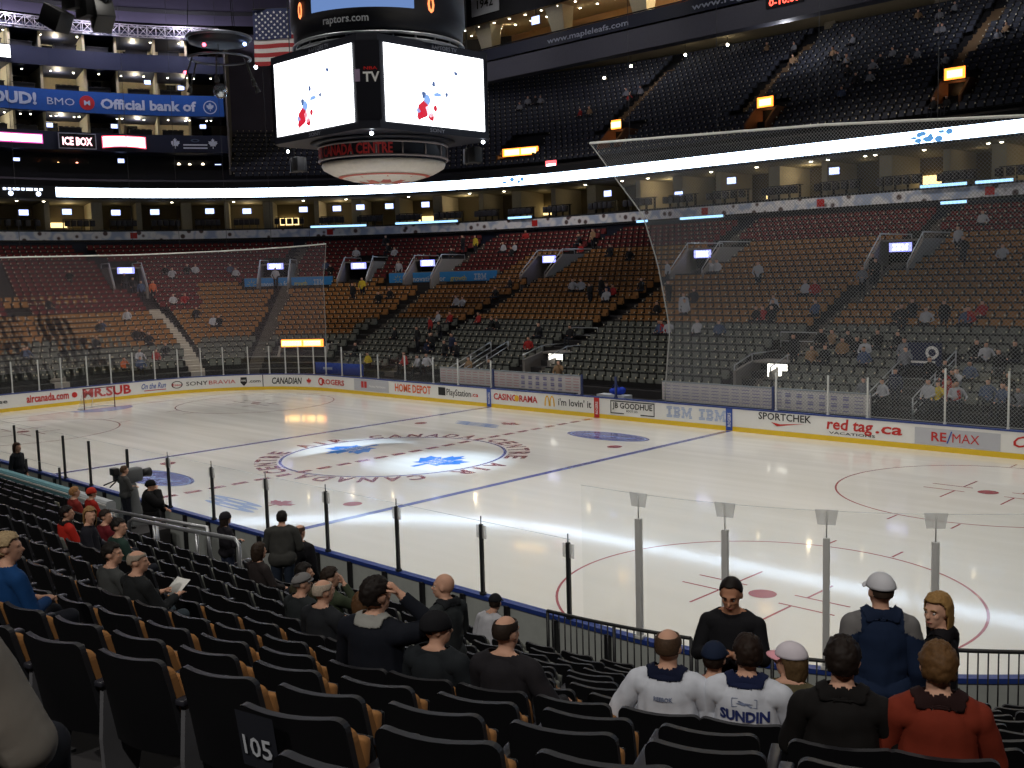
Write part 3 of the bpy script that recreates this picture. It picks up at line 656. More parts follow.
for u in (74.1, 72.9, 67, 64, 60.5, 58.3, 55, 51.7, 49.8, 45.2, 42.4, 39.8, 33.9, 30, 25.7, 24.4, 21.7, 21.0, 17.7, 13.7, 12.9, 8, 3):
    e = tag(place('ceiling_light', u, 28.3, 14.5), 'small round ceiling light under the ribbon board', 'ceiling light', 'downlights under the ribbon board')
    MB().lathe([(.16, 0), (.16, -.06), (.12, -.08)], 14).build('rim', grey_metal, e); MB().ball((0, 0, -.08), (.12, .12, .05)).build('bulb', BULB, e)
for u0, u1, z in ((60.0, 57.0, 11.9), (55.4, 51.9, 11.95), (49.0, 47.6, 11.95), (35.4, 31.6, 10.98), (17.1, 14.2, 11.95), (13.7, 11.5, 11.95), (15.8, 14.2, 10.85), (39.5, 38.4, 10.98)):
    e = tag(empty('score_strip', (*P((u0+u1)/2, 26.4)[:2], z)), 'thin pale blue score strip beside the printed banner', 'score strip', 'score strips along the suites')
    part('lit_face', sweep(MB(), [(26.33, z - .09), (26.33, z + .09)], u1, u0, 2), LIT('strip_glow', (.35, .65, 1.0), 1.8), e); part('case', sweep(MB(), [(26.36, z - .12), (26.36, z + .12), (26.52, z + .12), (26.52, z - .12)], u1, u0, 2, closed=True), black, e)
# low dark wall and pale rail at the top of the lower bowl
mb = MB(); sweep(mb, [(26.9, 9.6), (26.9, 10.9), (27.05, 10.9), (27.05, 9.6)], -22, 94, 2, closed=True); struct(mb.build('wall_bowl_top', navy))
# ---- entrances through the stands ---------------------------------------------------------------------------------
IBM_LED = LIT('violet_led', (.30, .32, 1.0), 2.2); IBM_TXT = LIT('white_led', (.9, .92, 1.0), 5.0)
void = C('opening_shade', 10, 10, 12, rough=.95); vom_wall = C('entrance_wall', 132, 126, 122, rough=.8)  # near-black sheet colour stands for the shade inside openings and doorways
def entrance(u, d0, d1, z0, zt, w, label, back=void, rail=True, sidewall=vom_wall, zf=zb, front=2.0):
    """an opening in the stand: side walls that step down, a lintel and a sheet painted with the dark or light inside"""
    e = tag(place('stand_entrance', u, d0, z0), label, 'entrance')
    L_ = d1 - d0; H = zt - z0
    for s in (-1, 1):
        poly = [(-front, -.3), (L_, -.3), (L_, H), (0, H), (-front, .75)]
        MB().prism(poly, s*w, s*(w + .16)).build('side_wall', sidewall, e)
        if rail:
            mb = MB(); x = s*(w + .08); mb.tube([(x, -front, .75), (x, -front, 1.0), (x, 0, H + .35), (x, L_, H + .35), (x, L_, H)], .035, 6); mb.tube([(x, 0, H), (x, 0, H + .35)], .03, 6)
            mb.build('handrail', steel, e)
    MB().box(-w, w, 0, L_, H - .1, H).build('lintel', sidewall, e)
    MB().box(-w, w, .9, 1.0, -.3, H - .1).build('way_in_sheet', back, e)
    return e
def sign(name, u, d, z, w, h, m, txt, tm, label, group=None, tw=.7):
    e = tag(place(name, u, d, z), label, 'illuminated sign', group)
    MB().rbox(-w/2 - .05, w/2 + .05, .005, .16, -h/2 - .05, h/2 + .05, .02).build('case', black, e); MB().box(-w/2, w/2, -.01, .005, -h/2, h/2).build('lit_face', m, e)
    mb = MB()
    if txt == 'IBM': striped(mb, lambda x, y: (x, -.03, y - h*.34), w*tw, h*.68)
    elif txt: word(mb, txt, flat(0, -.03, -h*.28), w*tw, h*.56, .04)
    if txt: mb.build('sign_lettering', tm, e)
    return e
PLACE = ['in the stand behind the far goal', 'in the far left corner nearest the goal', 'in the middle of the far left corner', 'at the far end of the long side', 'behind the left players bench', 'above the centre of the long far side', 'behind the safety net on the right']
for (u, z), pl in zip(((70.27, 8.3), (61.26, 8.35), (55.9, 8.2), (51.2, 8.25), (41.5, 8.2), (28.0, 8.15), (14.75, 8.1)), PLACE):
    entrance(u, 18.4, 22.6, zb(16.8), 8.55, 1.15, 'grey stand entrance with sloping rails ' + pl, zf=zb)
    sign('entrance_sign', u, 18.3, z, 1.3, .5, IBM_LED, 'IBM', IBM_TXT, 'glowing violet sign over the entrance ' + pl)
LOW = LIT('pale_doorway', (1.0, .97, .85), 2.6)
for u, pl, t in ((29.75, 'behind the left players bench', ''), (15.6, 'behind the right players bench', '1')):
    e = entrance(u, 5.6, 8.2, zb(4.2), 2.6, .9, 'low grey entrance near the ice ' + pl, C('corridor_light_paint', 150, 150, 120, rough=.8), front=1.6)  # pale sheet colour stands for the light in the corridor
    sign('doorway_sign', u - 1.0, 4.6, 2.29, 1.05, .62, LOW, t, C('grey_letter', 120, 118, 110), 'bright white square sign at the low entrance ' + pl, tw=.12)
    e = place('guard_rail', u, 8.4, zb(8)); tag(e, 'pale guard rail on top of the low entrance ' + pl, 'rail')
    MB().tube([(-1, 0, 0), (-1, 0, .95), (1, 0, .95), (1, 0, 0)], .035, 6).build('rail_tube', steel, e); MB().tube([(-1, 0, .5), (1, 0, .5)], .025, 6).build('mid_rail', steel, e)
# stairs with long handrails down to the ice
def stair_rail(u, d0, d1, label, n=3):
    e = place('handrail', u, d0, zb(d0)); tag(e, label, 'handrail'); h = zb(d1) - zb(d0); L_ = d1 - d0
    for k in range(n):
        o = .3 + .32*k; MB().tube([(0, 0, o), (0, L_, o + h)], .03, 6).build('rail_tube', steel, e)
    for s in (0, .5, 1): MB().tube([(0, s*L_, s*h - .2), (0, s*L_, s*h + .3 + .32*(n-1))], .035, 6).build('upright', steel, e)
for u, d0, d1, l in ((35.2, 2.3, 5.8, 'sloping pale handrail left of the left players bench'), (33.9, 2.3, 6.0, 'second sloping pale handrail beside the left players bench'),
                     (9.0, 2.2, 7.2, 'sloping triple handrail to the left of the navy wall sign'), (7.0, 2.2, 6.6, 'sloping triple handrail to the right of the navy wall sign')): stair_rail(u, d0, d1, l)
e = place('wall_sign', 8.35, 6.5, 2.6); tag(e, 'navy wall sign with a white round letter between two handrails', 'sign')
MB().box(-.75, .75, 0, .1, 0, 1.05).build('panel', C('navy_sign', 24, 34, 72), e)
mb = MB(); ellipse(mb, lambda x, y: (x + .35, -.02, y + .62), .3, .3, 0, .55, 20); patch(mb, flat(-.05, -.02, .14), -.55, .55, 0, .1, 0, 6); mb.build('sign_lettering', WHT, e)
# banners along the corner walkway
for u0, u1, z, pl in ((53.75, 45.9, 7.0, 'right'), (63.2, 57.55, 6.9, 'left')):
    um = (u0 + u1)/2; ln = abs(u0 - u1)*(RC + 17.9)/(RC + REF) if um > U_FL else abs(u0 - u1)
    e = tag(empty('walkway_banner', (*P(um, 18)[:2], z - .45)), 'blue lettered banner on the walkway wall in the far corner, the ' + pl + ' one of two', 'banner')
    part('banner_panel', sweep(MB(), [(17.86, z - .45), (17.86, z + .5), (17.92, z + .5), (17.92, z - .45)], u1, u0, .8, closed=True), C('banner_blue', 54, 140, 214, rough=.6), e)
    part('wall', sweep(MB(), [(17.93, zb(17) - .3), (17.93, z + .55), (18.2, z + .55), (18.2, zb(17) - .3)], u1, u0, .8, closed=True), vom_wall, e, 'grey concrete wall')
    mb = MB(); fn = on_wall(um, 17.82, z - .2); word(mb, 'innovation for', fn, ln*.34, .42, .02, 0, 0, -ln*.16); word(mb, 'growth', fn, ln*.15, .42, .02, 0, 1, ln*.13); striped(mb, fn, ln*.12, .5, 0, ln*.34)
    for k in range(8):
        t = k*PI/4; mb.add([fn(-ln*.42 + .42*math.cos(t+q)*r_, .2 + .42*math.sin(t+q)*r_) for q, r_ in ((-.18, .4), (0, 1), (.18, .4))], [(0, 1, 2)], 1)
    part('banner_lettering', mb, [C('pale_lettering', 196, 210, 226), C('lime_lettering', 200, 190, 90)], e, 'pale and yellow-green lettering')
# the vehicle tunnel in the far left corner
OR = LIT('orange_led', (1.0, .26, .03), 3.2); YL = LIT('yellow_led', (1.0, .66, .2), 5.0)
e = entrance(55.8, 5.6, 8.0, 0, 2.55, 1.7, 'wide tunnel mouth under the orange sign in the far left corner', C('tunnel_light_paint', 170, 170, 140), False, front=1.4)  # light inside the tunnel is painted as a pale sheet
e = tag(empty('tunnel_sign', (*P(55.8, 5.5)[:2], 2.7)), 'long glowing orange sign over the tunnel in the far left corner', 'illuminated sign')
part('lit_face', sweep(MB(), [(5.42, 2.45), (5.42, 2.98)], 53.5, 58.2, .5), OR, e); part('case', sweep(MB(), [(5.45, 2.4), (5.45, 3.03), (5.6, 3.03), (5.6, 2.4)], 53.4, 58.3, .5, closed=True), black, e)
mb = MB(); patch(mb, on_wall(57.0, 5.38, 2.53), -.75, .7, 0, .36, 0, 3); patch(mb, on_wall(54.7, 5.38, 2.53), -.7, .6, 0, .36, 0, 3); part('sign_lettering', mb, YL, e, 'yellow glowing picture')
MB().box(-1.0, 1.0, -.05, .05, 1.3, 2.3)
e = place('blue_banner', 46.0, 1.6, .9); tag(e, 'blue cloth banner behind the glass by the tunnel', 'banner')
MB().rbox(-2.6, 2.0, 0, .06, 0, .75, .02).build('cloth', C('royal_blue_cloth', 34, 70, 170, rough=.8), e); mb = MB(); patch(mb, flat(-1.2, -.02, .3), -.6, .3, 0, .16, 0, 4); mb.build('banner_lettering', PALE, e)
# upper bowl entrances with orange signs
for u, pl in ((44.3, 'left of the head of the safety net'), (30.6, 'above the middle of the safety net'), (16.7, 'above the right part of the safety net')):
    entrance(u, 30.6, 33.4, zu(29.5), 19.0, .8, 'dark upper bowl entrance ' + pl, void, False, C('warm_lit_wall', 110, 70, 44, rough=.8), front=1.5)  # warm light on the side walls is put into their colour
    sign('entrance_sign', u, 30.5, 19.35, 1.35 if u < 40 else 1.0, .75, OR, '', YL, 'small orange sign over the upper entrance ' + pl)
    patch_o = MB(); patch_o.box(-.5, .5, -.03, -.012, -.26, .22); x = [o for o in COL.objects if o.name.startswith('entrance_sign')][-1]; patch_o.build('glowing_picture', YL, x)
e = sign('entrance_sign', 49.5, 30.5, 18.0, 3.6, .7, OR, '', YL, 'wide orange sign in the upper bowl beside the scoreboard'); MB().box(-1.6, -.1, -.03, -.012, -.25, .25).build('glowing_picture', YL, e); MB().box(.1, 1.6, -.03, -.012, -.25, .25).build('glowing_picture', YL, e)
entrance(49.5, 30.6, 33.0, zu(29.5), 17.6, 1.7, 'dark upper bowl entrance beside the scoreboard', void, False, C('warm_lit_wall', 110, 70, 44), front=1.2)
e = sign('poster_sign', 46.8, 27.4, 16.3, 1.1, .6, LIT('red_led', (1.0, .12, .14), 2.2), '', YL, 'small red and white sign just above the ribbon board'); MB().box(-.45, .45, -.03, -.012, -.25, .02).build('white_half', IBM_TXT, e)
# ---- the stack of suites at the left end ------------------------------------------------------------------------------
US, UE = 64.15, 100.0
navy2 = C('navy_fascia', 20, 28, 54, rough=.6); suite_in = C('suite_plaster', 150, 138, 118, rough=.85, var=.15); frame_m = C('pale_frame', 150, 146, 130, rough=.7)
def floor_level(name, z0, z1):
    mb = MB(); sweep(mb, [(29.5, z0), (29.5, z1), (36, z1), (36, z0)], US, UE, 2, closed=True); return struct(mb.build(name, navy2))
for nm, a, b in (('floor_tier_top', 26.0, 27.5), ('floor_tier_middle', 22.15, 24.05), ('floor_tier_low', 18.95, 20.5), ('ceiling_tier_top', 28.9, 29.4)): floor_level(nm, a, b)
mb = MB(); sweep(mb, [(35, 17), (35, 29)], US, UE, 2); struct(mb.build('wall_tier_back', suite_in))
mb = MB(); sweep(mb, [(29.4, 15.6), (36.2, 15.6), (36.2, 30), (29.4, 29.4)], US - .08, US, 1, closed=True); struct(mb.build('wall_tier_end', C('dim_pillar', 104, 100, 96, rough=.8)))
rr = random.Random(11)
BULB2 = LIT('small_bulb_glow', (1.0, .92, .72), 14.0)
for tier, (z0, z1) in enumerate(((20.5, 22.15), (24.05, 26.0), (27.5, 28.9))):
    words_ = ('lowest', 'middle', 'top')[tier]
    for i, u in enumerate((65.9, 67.35, 69.1, 70.5, 72.4, 73.7, 75.6, 78, 81)):
        e = tag(place('partition', u, 29.9, z0), 'pale partition wall between boxes of the %s suite tier' % words_, 'partition', 'partitions of the %s suite tier' % words_)
        MB().box(-.07, .07, 0, 5, 0, z1 - z0).build('panel', frame_m, e); MB().box(-.1, .1, -.05, .05, 0, z1 - z0).build('edge_post', C('cream_post', 190, 180, 146), e)
        if i % 2 == tier % 2:
            e = tag(place('dark_doorway', u - .75, 34.3, z0), 'dark doorway at the back of a box in the %s suite tier' % words_, 'doorway', 'doorways of the %s suite tier' % words_)
            MB().box(-.42, .42, 0, .15, 0, z1 - z0 - .25).build('door', void, e); MB().box(-.62, .62, .02, .12, z1 - z0 - .25, z1 - z0 - .15).build('lintel', frame_m, e)
        e = tag(place('drink_rail', u + .8, 29.8, z0), 'dark drink rail with bar stools at the front of the %s suite tier' % words_, 'drink rail', 'drink rails of the %s suite tier' % words_)
        MB().box(-.95, .95, 0, .3, .42, .47).build('rail_top', black, e); mb = MB()
        for k in range(4): mb.rbox(-.9 + .48*k, -.55 + .48*k, .5, .85, .05, .6, .05)
        mb.build('stool_backs', C('dark_stool', 34, 32, 38), e); MB().box(-.9, .9, .1, .2, 0, .42).build('support', black, e)
BL = {28.75: (73.9, 72.3, 70.75, 67.5, 66.2), 25.72: (74.2, 73.2, 72, 71, 69.9, 68.9, 67.9, 66.8, 65.9, 65.6, 64.8), 21.95: (74.1, 73.4, 73.0, 72.1, 71.9, 71.1, 70.9, 69.2, 69.0, 68.0, 66.9, 66.1, 65.9, 65.1, 64.9)}
for z, L_ in BL.items():
    t = {28.75: 'top', 25.72: 'middle', 21.95: 'lowest'}[z]
    for k, u in enumerate(L_):
        e = tag(place('ceiling_light', u, 29.9 + .25*(k % 2), z - .02), 'tiny warm ceiling light along the front of the %s suite tier' % t, 'ceiling light', 'ceiling lights of the %s suite tier' % t)
        MB().lathe([(.12, .1), (.12, 0), (.09, -.03)], 12).build('rim', grey_metal, e); MB().ball((0, 0, -.03), (.085, .085, .06)).build('bulb', BULB2, e)
for u, d, z, t in ((74, 31, 17.75, 'leftmost on the terrace'), (73.6, 31, 18.1, 'second on the terrace'), (69.1, 31, 18.3, 'third on the terrace'), (69.75, 31.5, 17.75, 'lowest on the terrace'), (64.7, 31, 17.9, 'beside the end pillar of the terrace'),
                   (72.1, 31, 21.2, 'on the left of the lowest suite tier'), (69.3, 31, 21.35, 'in the middle of the lowest suite tier'), (65.3, 31, 21.5, 'on the right of the lowest suite tier'), (66.2, 31, 24.95, 'on the right of the middle suite tier'), (67.7, 31, 25.35, 'in the middle of the middle suite tier')):
    e = tag(place('television', u, d, z - .2), 'small bluish television ' + t, 'television'); MB().rbox(-.3, .3, 0, .06, 0, .42, .015).build('case', black, e); MB().box(-.27, .27, -.01, 0, .03, .39).build('screen', TV, e)
# blue banner along the middle tier
e = tag(empty('bank_banner', (*P(69.5, 29.4)[:2], 23.1)), 'long bright blue banner with white words along the suite fronts', 'banner')
part('banner_cloth', sweep(MB(), [(29.42, 22.2), (29.42, 24.02), (29.48, 24.02), (29.48, 22.2)], US + .1, 96, 1, closed=True), C('bank_blue', 30, 90, 176, rough=.6), e)
mb = MB(); k_ = (RC + 29.3)/(RC + REF)
def on_arc(mb, t, ua, ub, z, h, mi=0, bold=.03): word(mb, t, on_wall((ua + ub)/2, 29.38, z), (ua - ub)*k_, h, bold, 0, mi)
on_arc(mb, 'LOUD!', 75.1, 72.75, 22.7, .95, 0, .06); on_arc(mb, 'BMO', 72.3, 71.1, 22.75, .62, 0, 0); on_arc(mb, 'Official bank of', 69.95, 65.55, 22.65, .85, 0, .05)
ellipse(mb, on_wall(70.55, 29.38, 23.05), .62, .62, 1); word(mb, 'M', on_wall(70.55, 29.34, 22.85), .5, .4, .04, 0)
ellipse(mb, on_wall(64.9, 29.38, 23.0), .6, .6, 0, .85); leaf(mb, on_wall(64.9, 29.38, 23.0), .8, .85)
part('banner_lettering', mb, [C('pale_blue_white', 200, 214, 236), C('bank_red', 200, 44, 50)], e, 'white lettering and a red disc')
# signs on the lowest fascia
PINK = LIT('pink_white_led', (1.0, .75, .85), 4.0); REDL = LIT('red_edge_led', (1.0, .10, .16), 2.6)
e = tag(empty('light_box', (*P(74, 29.4)[:2], 19.8)), 'long pink-white glowing sign at the left of the lowest suite fascia', 'illuminated sign')
part('lit_face', sweep(MB(), [(29.38, 19.5), (29.38, 20.1)], 72.65, 77.5, 1), PINK, e); part('rim', sweep(MB(), [(29.4, 19.4), (29.4, 20.2), (29.47, 20.2), (29.47, 19.4)], 72.6, 77.6, 1, closed=True), LIT('magenta_rim', (.9, .1, .5), 1.2), e)
e = sign('light_box', 71.1, 29.3, 19.72, 2.9, 1.2, C('dark_sign_face', 26, 20, 24), 'ICE BOX', LIT('rose_led', (1.0, .55, .6), 3.2), 'framed dark sign with glowing letters ICE BOX on the suite fascia', tw=.84)
mb = MB()
for a, b, c, d in ((-1.55, 1.55, .6, .68), (-1.55, 1.55, -.68, -.6), (-1.55, -1.47, -.68, .68), (1.47, 1.55, -.68, .68)): mb.box(a, b, -.04, 0, c, d)
mb.build('frame', C('pale_sign_frame', 176, 178, 190), e)
e = tag(place('light_box', 69.0, 29.3, 19.75), 'white glowing sign with red rim and arched top right of the framed sign', 'illuminated sign')
a_ = [(x, y + .06*(1 - (x/1.75)**2)) for x, y in zip(np.linspace(-1.75, 1.75, 13), [.42]*13)]; out = [(x, -.01, y) for x, y in a_] + [(x, -.01, -y + .0 + .12*(1 - (x/1.75)**2)) for x, y in reversed([(x, .44) for x in np.linspace(-1.75, 1.75, 13)])]
mb = MB(); mb.add(out, [tuple(range(len(out)))]); mb.build('lit_face', LIT('white_red_led', (1.0, .82, .84), 4.0), e)
o2 = [(x*1.05, .01, z*1.22 - .01) for x, _, z in out]; mb = MB(); mb.add(o2, [tuple(range(len(o2)))]); mb.build('rim', REDL, e); MB().rbox(-1.8, 1.8, .02, .15, -.45, .5, .02).build('case', black, e)
e = tag(place('club_sign', 65.7, 29.42, 19.68), 'dark fascia sign with two white maple leaves and small lettering', 'sign'); MB().box(-2.9, 2.0, 0, .06, -.6, .6).build('panel', navy2, e)
mb = MB(); leaf(mb, flat(-1.75, -.02, .05), 1.0, 1.05); leaf(mb, flat(1.55, -.02, .05), 1.0, 1.05); [patch(mb, flat(0, -.02, zz), -1.05, 1.05, 0, .12, 0, 9) for zz in (-.1, -.38)]; mb.build('sign_lettering', C('dim_white', 214, 222, 236), e)
ellipse(mb := MB(), lambda x, y: (x, -.02, y + .35), .38, .14, 0, .6); mb.build('sign_oval', C('dim_blue_grey', 80, 96, 120), e)
# terrace at the bottom of the stack
mb = MB(); sweep(mb, [(29.8, 15.6), (29.8, 16.6), (31, 16.6), (31, 17.3), (36, 17.3)], US, UE, 2); struct(mb.build('floor_terrace', navy2))
e = tag(empty('terrace_rail', (*P(70, 30.9)[:2], 17.4)), 'pale rail along the terrace below the framed sign', 'rail'); part('rail_panel', sweep(MB(), [(30.9, 17.35), (30.9, 17.65), (31.0, 17.65), (31.0, 17.35)], 68, 73.2, 1, closed=True), C('pale_terrace_rail', 120, 116, 118), e)
mb = MB()
for k in range(8): sweep(mb, [(30.92, 16.9), (30.98, 16.9), (30.98, 17.35), (30.92, 17.35)], 68.2 + k*.68, 68.25 + k*.68, 1, closed=True)
part('rail_post', mb, black, e)
for u, z, c in ((72.6, 17.9, (1, .3, .12)), (71.8, 17.95, (1, .5, .2)), (71.0, 18.0, (1, .35, .2)), (70.5, 17.85, (1, .8, .5)), (67.2, 16.2, (1, .95, .8)), (66.5, 18.1, (1, .85, .6)), (66.0, 18.05, (1, .85, .6)), (65.4, 18.1, (1, .85, .6))):
    e = tag(place('bar_lamp', u, 31.4, z), 'small glowing lamp on the terrace of the suite stack', 'lamp', 'lamps on the terrace'); MB().ball((0, 0, 0), (.13, .13, .15)).build('bulb', LIT('bar_%02d' % int(c[1]*50 + c[2]*10), c, 6), e); MB().tube([(0, 0, .1), (0, 0, .8)], .015, 5).build('cord', black, e)
# lattice truss above the top tier
def truss(name, pts, size, m, label, cat='truss'):
    e = tag(empty(name, pts[0]), label, cat); A = MB(); B = MB(); P3 = [Vector(p) for p in pts]; rails = [[], [], [], []]
    for i, p in enumerate(P3):
        t = (P3[min(i+1, len(P3)-1)] - P3[max(i-1, 0)]).normalized(); s = t.cross(Vector((0, 0, 1))).normalized()*size/2
        for q, (a, b) in enumerate(((-1, 0), (1, 0), (1, 1), (-1, 1))): rails[q].append(p + s*a + Vector((0, 0, size*b)))
    for r_ in rails: A.tube(r_, size*.055, 6)
    for i in range(len(P3) - 1):
        for q in range(4):
            a, b = rails[q], rails[(q+1) % 4]
            B.tube([a[i], b[i+1]], size*.035, 5) if i % 2 else B.tube([b[i], a[i+1]], size*.035, 5)
            B.tube([a[i], b[i]], size*.03, 5)
    part('chord', A, m, e); part('lattice', B, m, e); return e
silver = C('truss_silver', 150, 146, 150, rough=.4, metal=.4)
truss('light_truss', [(*P(u, 28.9)[:2], 28.95) for u in np.arange(64.3, 80, .42)], .85, silver, 'silver lattice truss above the top suite tier')
# ---- gondola above the far upper bowl ----------------------------------------------------------------------------------
GY = 46.95
mb = MB(); mb.box(-64, 24, GY, GY + 1.2, 25.9, 27.85); struct(mb.build('trim_gondola_girder', C('girder_grey', 92, 92, 104, rough=.7)))
mb = MB(); mb.box(-64, 24, GY, GY + 12, 27.7, 27.95); mb.box(-64, 24, GY + .4, GY + 12, 31.8, 32.1); struct(mb.build('floor_gondola', C('gondola_slab', 178, 160, 126, rough=.85)))
mb = MB(); mb.box(-64, 24, GY + 7, GY + 7.2, 27.9, 31.9); struct(mb.build('wall_gondola_back', C('gondola_wall', 168, 128, 84, rough=.8, var=.3, scale=.4)))
mb = MB(); mb.box(-64, 24, GY + .3, GY + .6, 31.7, 40); struct(mb.build('wall_gondola_top', C('upper_black', 22, 22, 28, rough=.8)))
e = tag(empty('gondola_fascia', (-20, GY - .1, 28)), 'navy fascia with white web addresses along the hanging gallery', 'fascia')
part('panel', MB().box(-64, 24, GY - .08, GY, 27.85, 28.95), navy, e); part('top_rail', MB().tube([(-64, GY - .02, 29.05), (24, GY - .02, 29.05)], .06, 6), black, e)
mb = MB()
for t, x0, x1 in (('www.mapleleafs.com', -33.3, -23.9), ('www.rogers.com', -17.4, -8.6)): word(mb, t, lambda x, y: (x, GY - .11, 28.12 + y), x1 - x0, .5, .02, 0, 0, (x0 + x1)/2)
part('fascia_lettering', mb, C('fascia_white', 176, 184, 200), e, 'white lettering')
e = tag(empty('clock_display', (-9.2, GY - .15, 27.4)), 'small red glowing number display on the gallery girder', 'display'); part('case', MB().box(-10.6, -7.4, GY - .12, GY, 26.9, 27.7), black, e)
part('digits', word(MB(), '0-10:00', lambda x, y: (x, GY - .15, 27.05 + y), 2.6, .5, .03, 0, 0, -9.0), LIT('red_digits', (1, .08, .05), 4), e)
for k, x in enumerate(np.arange(-62, 22, 9.5)):
    e = tag(empty('gallery_column', (x, GY + 2.5, 27.95)), 'pale tapering column of the hanging gallery', 'column', 'columns of the hanging gallery')
    mb = MB(); mb.add([(-.5,-.4,0),(.5,-.4,0),(.5,.4,0),(-.5,.4,0),(-1.3,-1.2,3.85),(.9,-1.2,3.85),(.9,.4,3.85),(-1.3,.4,3.85)], [(0,1,5,4),(1,2,6,5),(2,3,7,6),(3,0,4,7),(3,2,1,0),(4,5,6,7)]); mb.build('shaft', C('gallery_cream', 200, 190, 160), e); MB().box(-.55, .55, -.45, .45, 0, .2).build('plinth', pill, e)
SEATR = C('gallery_red', 140, 50, 34, rough=.8)
gs = MB(); gs.rbox(-.23, .23, .1, .2, .35, .95, .04); gsm = gs.mesh('gallery_seat', SEATR); gb = MB(); gb.rbox(-.23, .23, -.32, .12, .3, .4, .04); gb.tube([(0, -.1, 0), (0, -.1, .32)], .05, 6); gbm = gb.mesh('gallery_seat_base', C('seat_base', 50, 26, 22))
for r_ in range(2):
    for x in np.arange(-50, -6, .75):
        if min(abs(x + .2*r_ - c) for c in np.arange(-62, 22, 9.5)) < 1.5: continue
        e = tag(empty('gallery_chair', (x + .2*r_, GY + 1.0 + r_*1.0, 27.95 + .38*r_ + .3)), 'red chair in a row at the front of the hanging gallery', 'chair', 'red chairs of the hanging gallery')
        link(bpy.data.objects.new('backrest', gsm), e); link(bpy.data.objects.new('seat', gbm), e)
for x in np.arange(-50, -2, 2.1):
    for y in (1.4, 3.6):
        e = tag(empty('ceiling_light', (x + .8*(y > 2), GY + y, 31.8)), 'small warm ceiling light of the hanging gallery', 'ceiling light', 'ceiling lights of the hanging gallery')
        MB().lathe([(.16, 0), (.16, -.05), (.1, -.08)], 12).build('rim', grey_metal, e); MB().ball((0, 0, -.08), (.11, .11, .06)).build('bulb', BULB2, e)
e = tag(empty('bar_counter', (-22.5, GY + 6, 27.95)), 'long red-fronted bar at the back of the hanging gallery', 'bar'); MB().box(-7, 7, 0, .8, 0, 1.1).build('front', SEATR, e); MB().box(-7.1, 7.1, -.1, .9, 1.1, 1.18).build('top', C('bar_top', 70, 40, 28), e)
MB().box(-7, 7, .85, .95, 1.9, 3.2).build('back_panel', C('bar_back', 150, 60, 36), e)
e = tag(empty('television', (-35.6, GY + .9, 30.8)), 'bluish television hanging from the gallery ceiling beside a column', 'television'); MB().rbox(-.55, .55, 0, .1, -.4, .4, .02).build('case', black, e); MB().box(-.5, .5, -.01, 0, -.36, .36).build('screen', TV, e); MB().tube([(0, .05, .4), (0, .05, 1.0)], .03, 6).build('bracket', black, e)
for x, t in ((-41.6, 'banner with a year'), (-46.0, 'narrow banner')):
    e = tag(empty('hanging_banner', (x, GY + .2, 33)), 'white ' + t + ' hanging on the black wall above the gallery', 'banner'); w = 1.9 if x > -44 else 1.2
    MB().box(-w, w, 0, .06, -.6, 3.2).build('cloth', C('banner_white', 190, 192, 200, rough=.8), e); MB().tube([(-w, .03, 3.2), (w, .03, 3.2)], .05, 6).build('rod', black, e)
    mb = MB(); word(mb, '1942', flat(0, -.02, .05), 2.2, .8, .03) if x > -44 else patch(mb, flat(0, -.02, .1), -.2, .2, 0, .8); mb.build('banner_lettering', BLK, e)
for t, u, d, z, w, h in (('Front Street', 28.5, 45.9, 28.4, 7.2, .95), ('320', 33.8, 45.9, 28.3, 2.0, .8), ('321', 22.4, 45.9, 28.5, 2.2, .9)):
    e = tag(empty('wall_sign', (*P(u, d)[:2], z)), 'dim white wall lettering behind the upper bowl, ' + {'F': 'a street name', '320': 'the number left of the street name', '321': 'the number right of the street name'}[t if t[0] == '3' else 'F'], 'sign'); part('sign_lettering', word(MB(), t, on_wall(u, d, z), w, h, .02), C('dim_letter', 120, 120, 124), e)
for u in (43.5, 33.0, 23.6, 13):
    e = tag(place('back_pier', u, 45.0, zu(44.5)), 'pale pier at the back of the upper bowl', 'pier', 'piers behind the upper bowl'); MB().box(-.5, .5, 0, 1.0, 0, 3).build('shaft', C('pier_tan', 120, 108, 86), e); MB().box(-.55, .55, -.05, 1.0, 0, .2).build('plinth', pill, e)
for u, d, z in ((39.5, 44.5, 28.6), (46.5, 40, 26.0), (47.6, 39.5, 25.2), (44.6, 42, 26.6), (41.8, 43, 27)):
    e = tag(place('wall_lamp', u, d, z), 'small white lamp under the hanging gallery', 'lamp', 'lamps under the hanging gallery'); MB().ball((0, 0, 0), (.13, .13, .13)).build('bulb', BULB2, e); MB().tube([(0, 0, .1), (0, 0, .9)], .02, 5).build('stem', black, e)
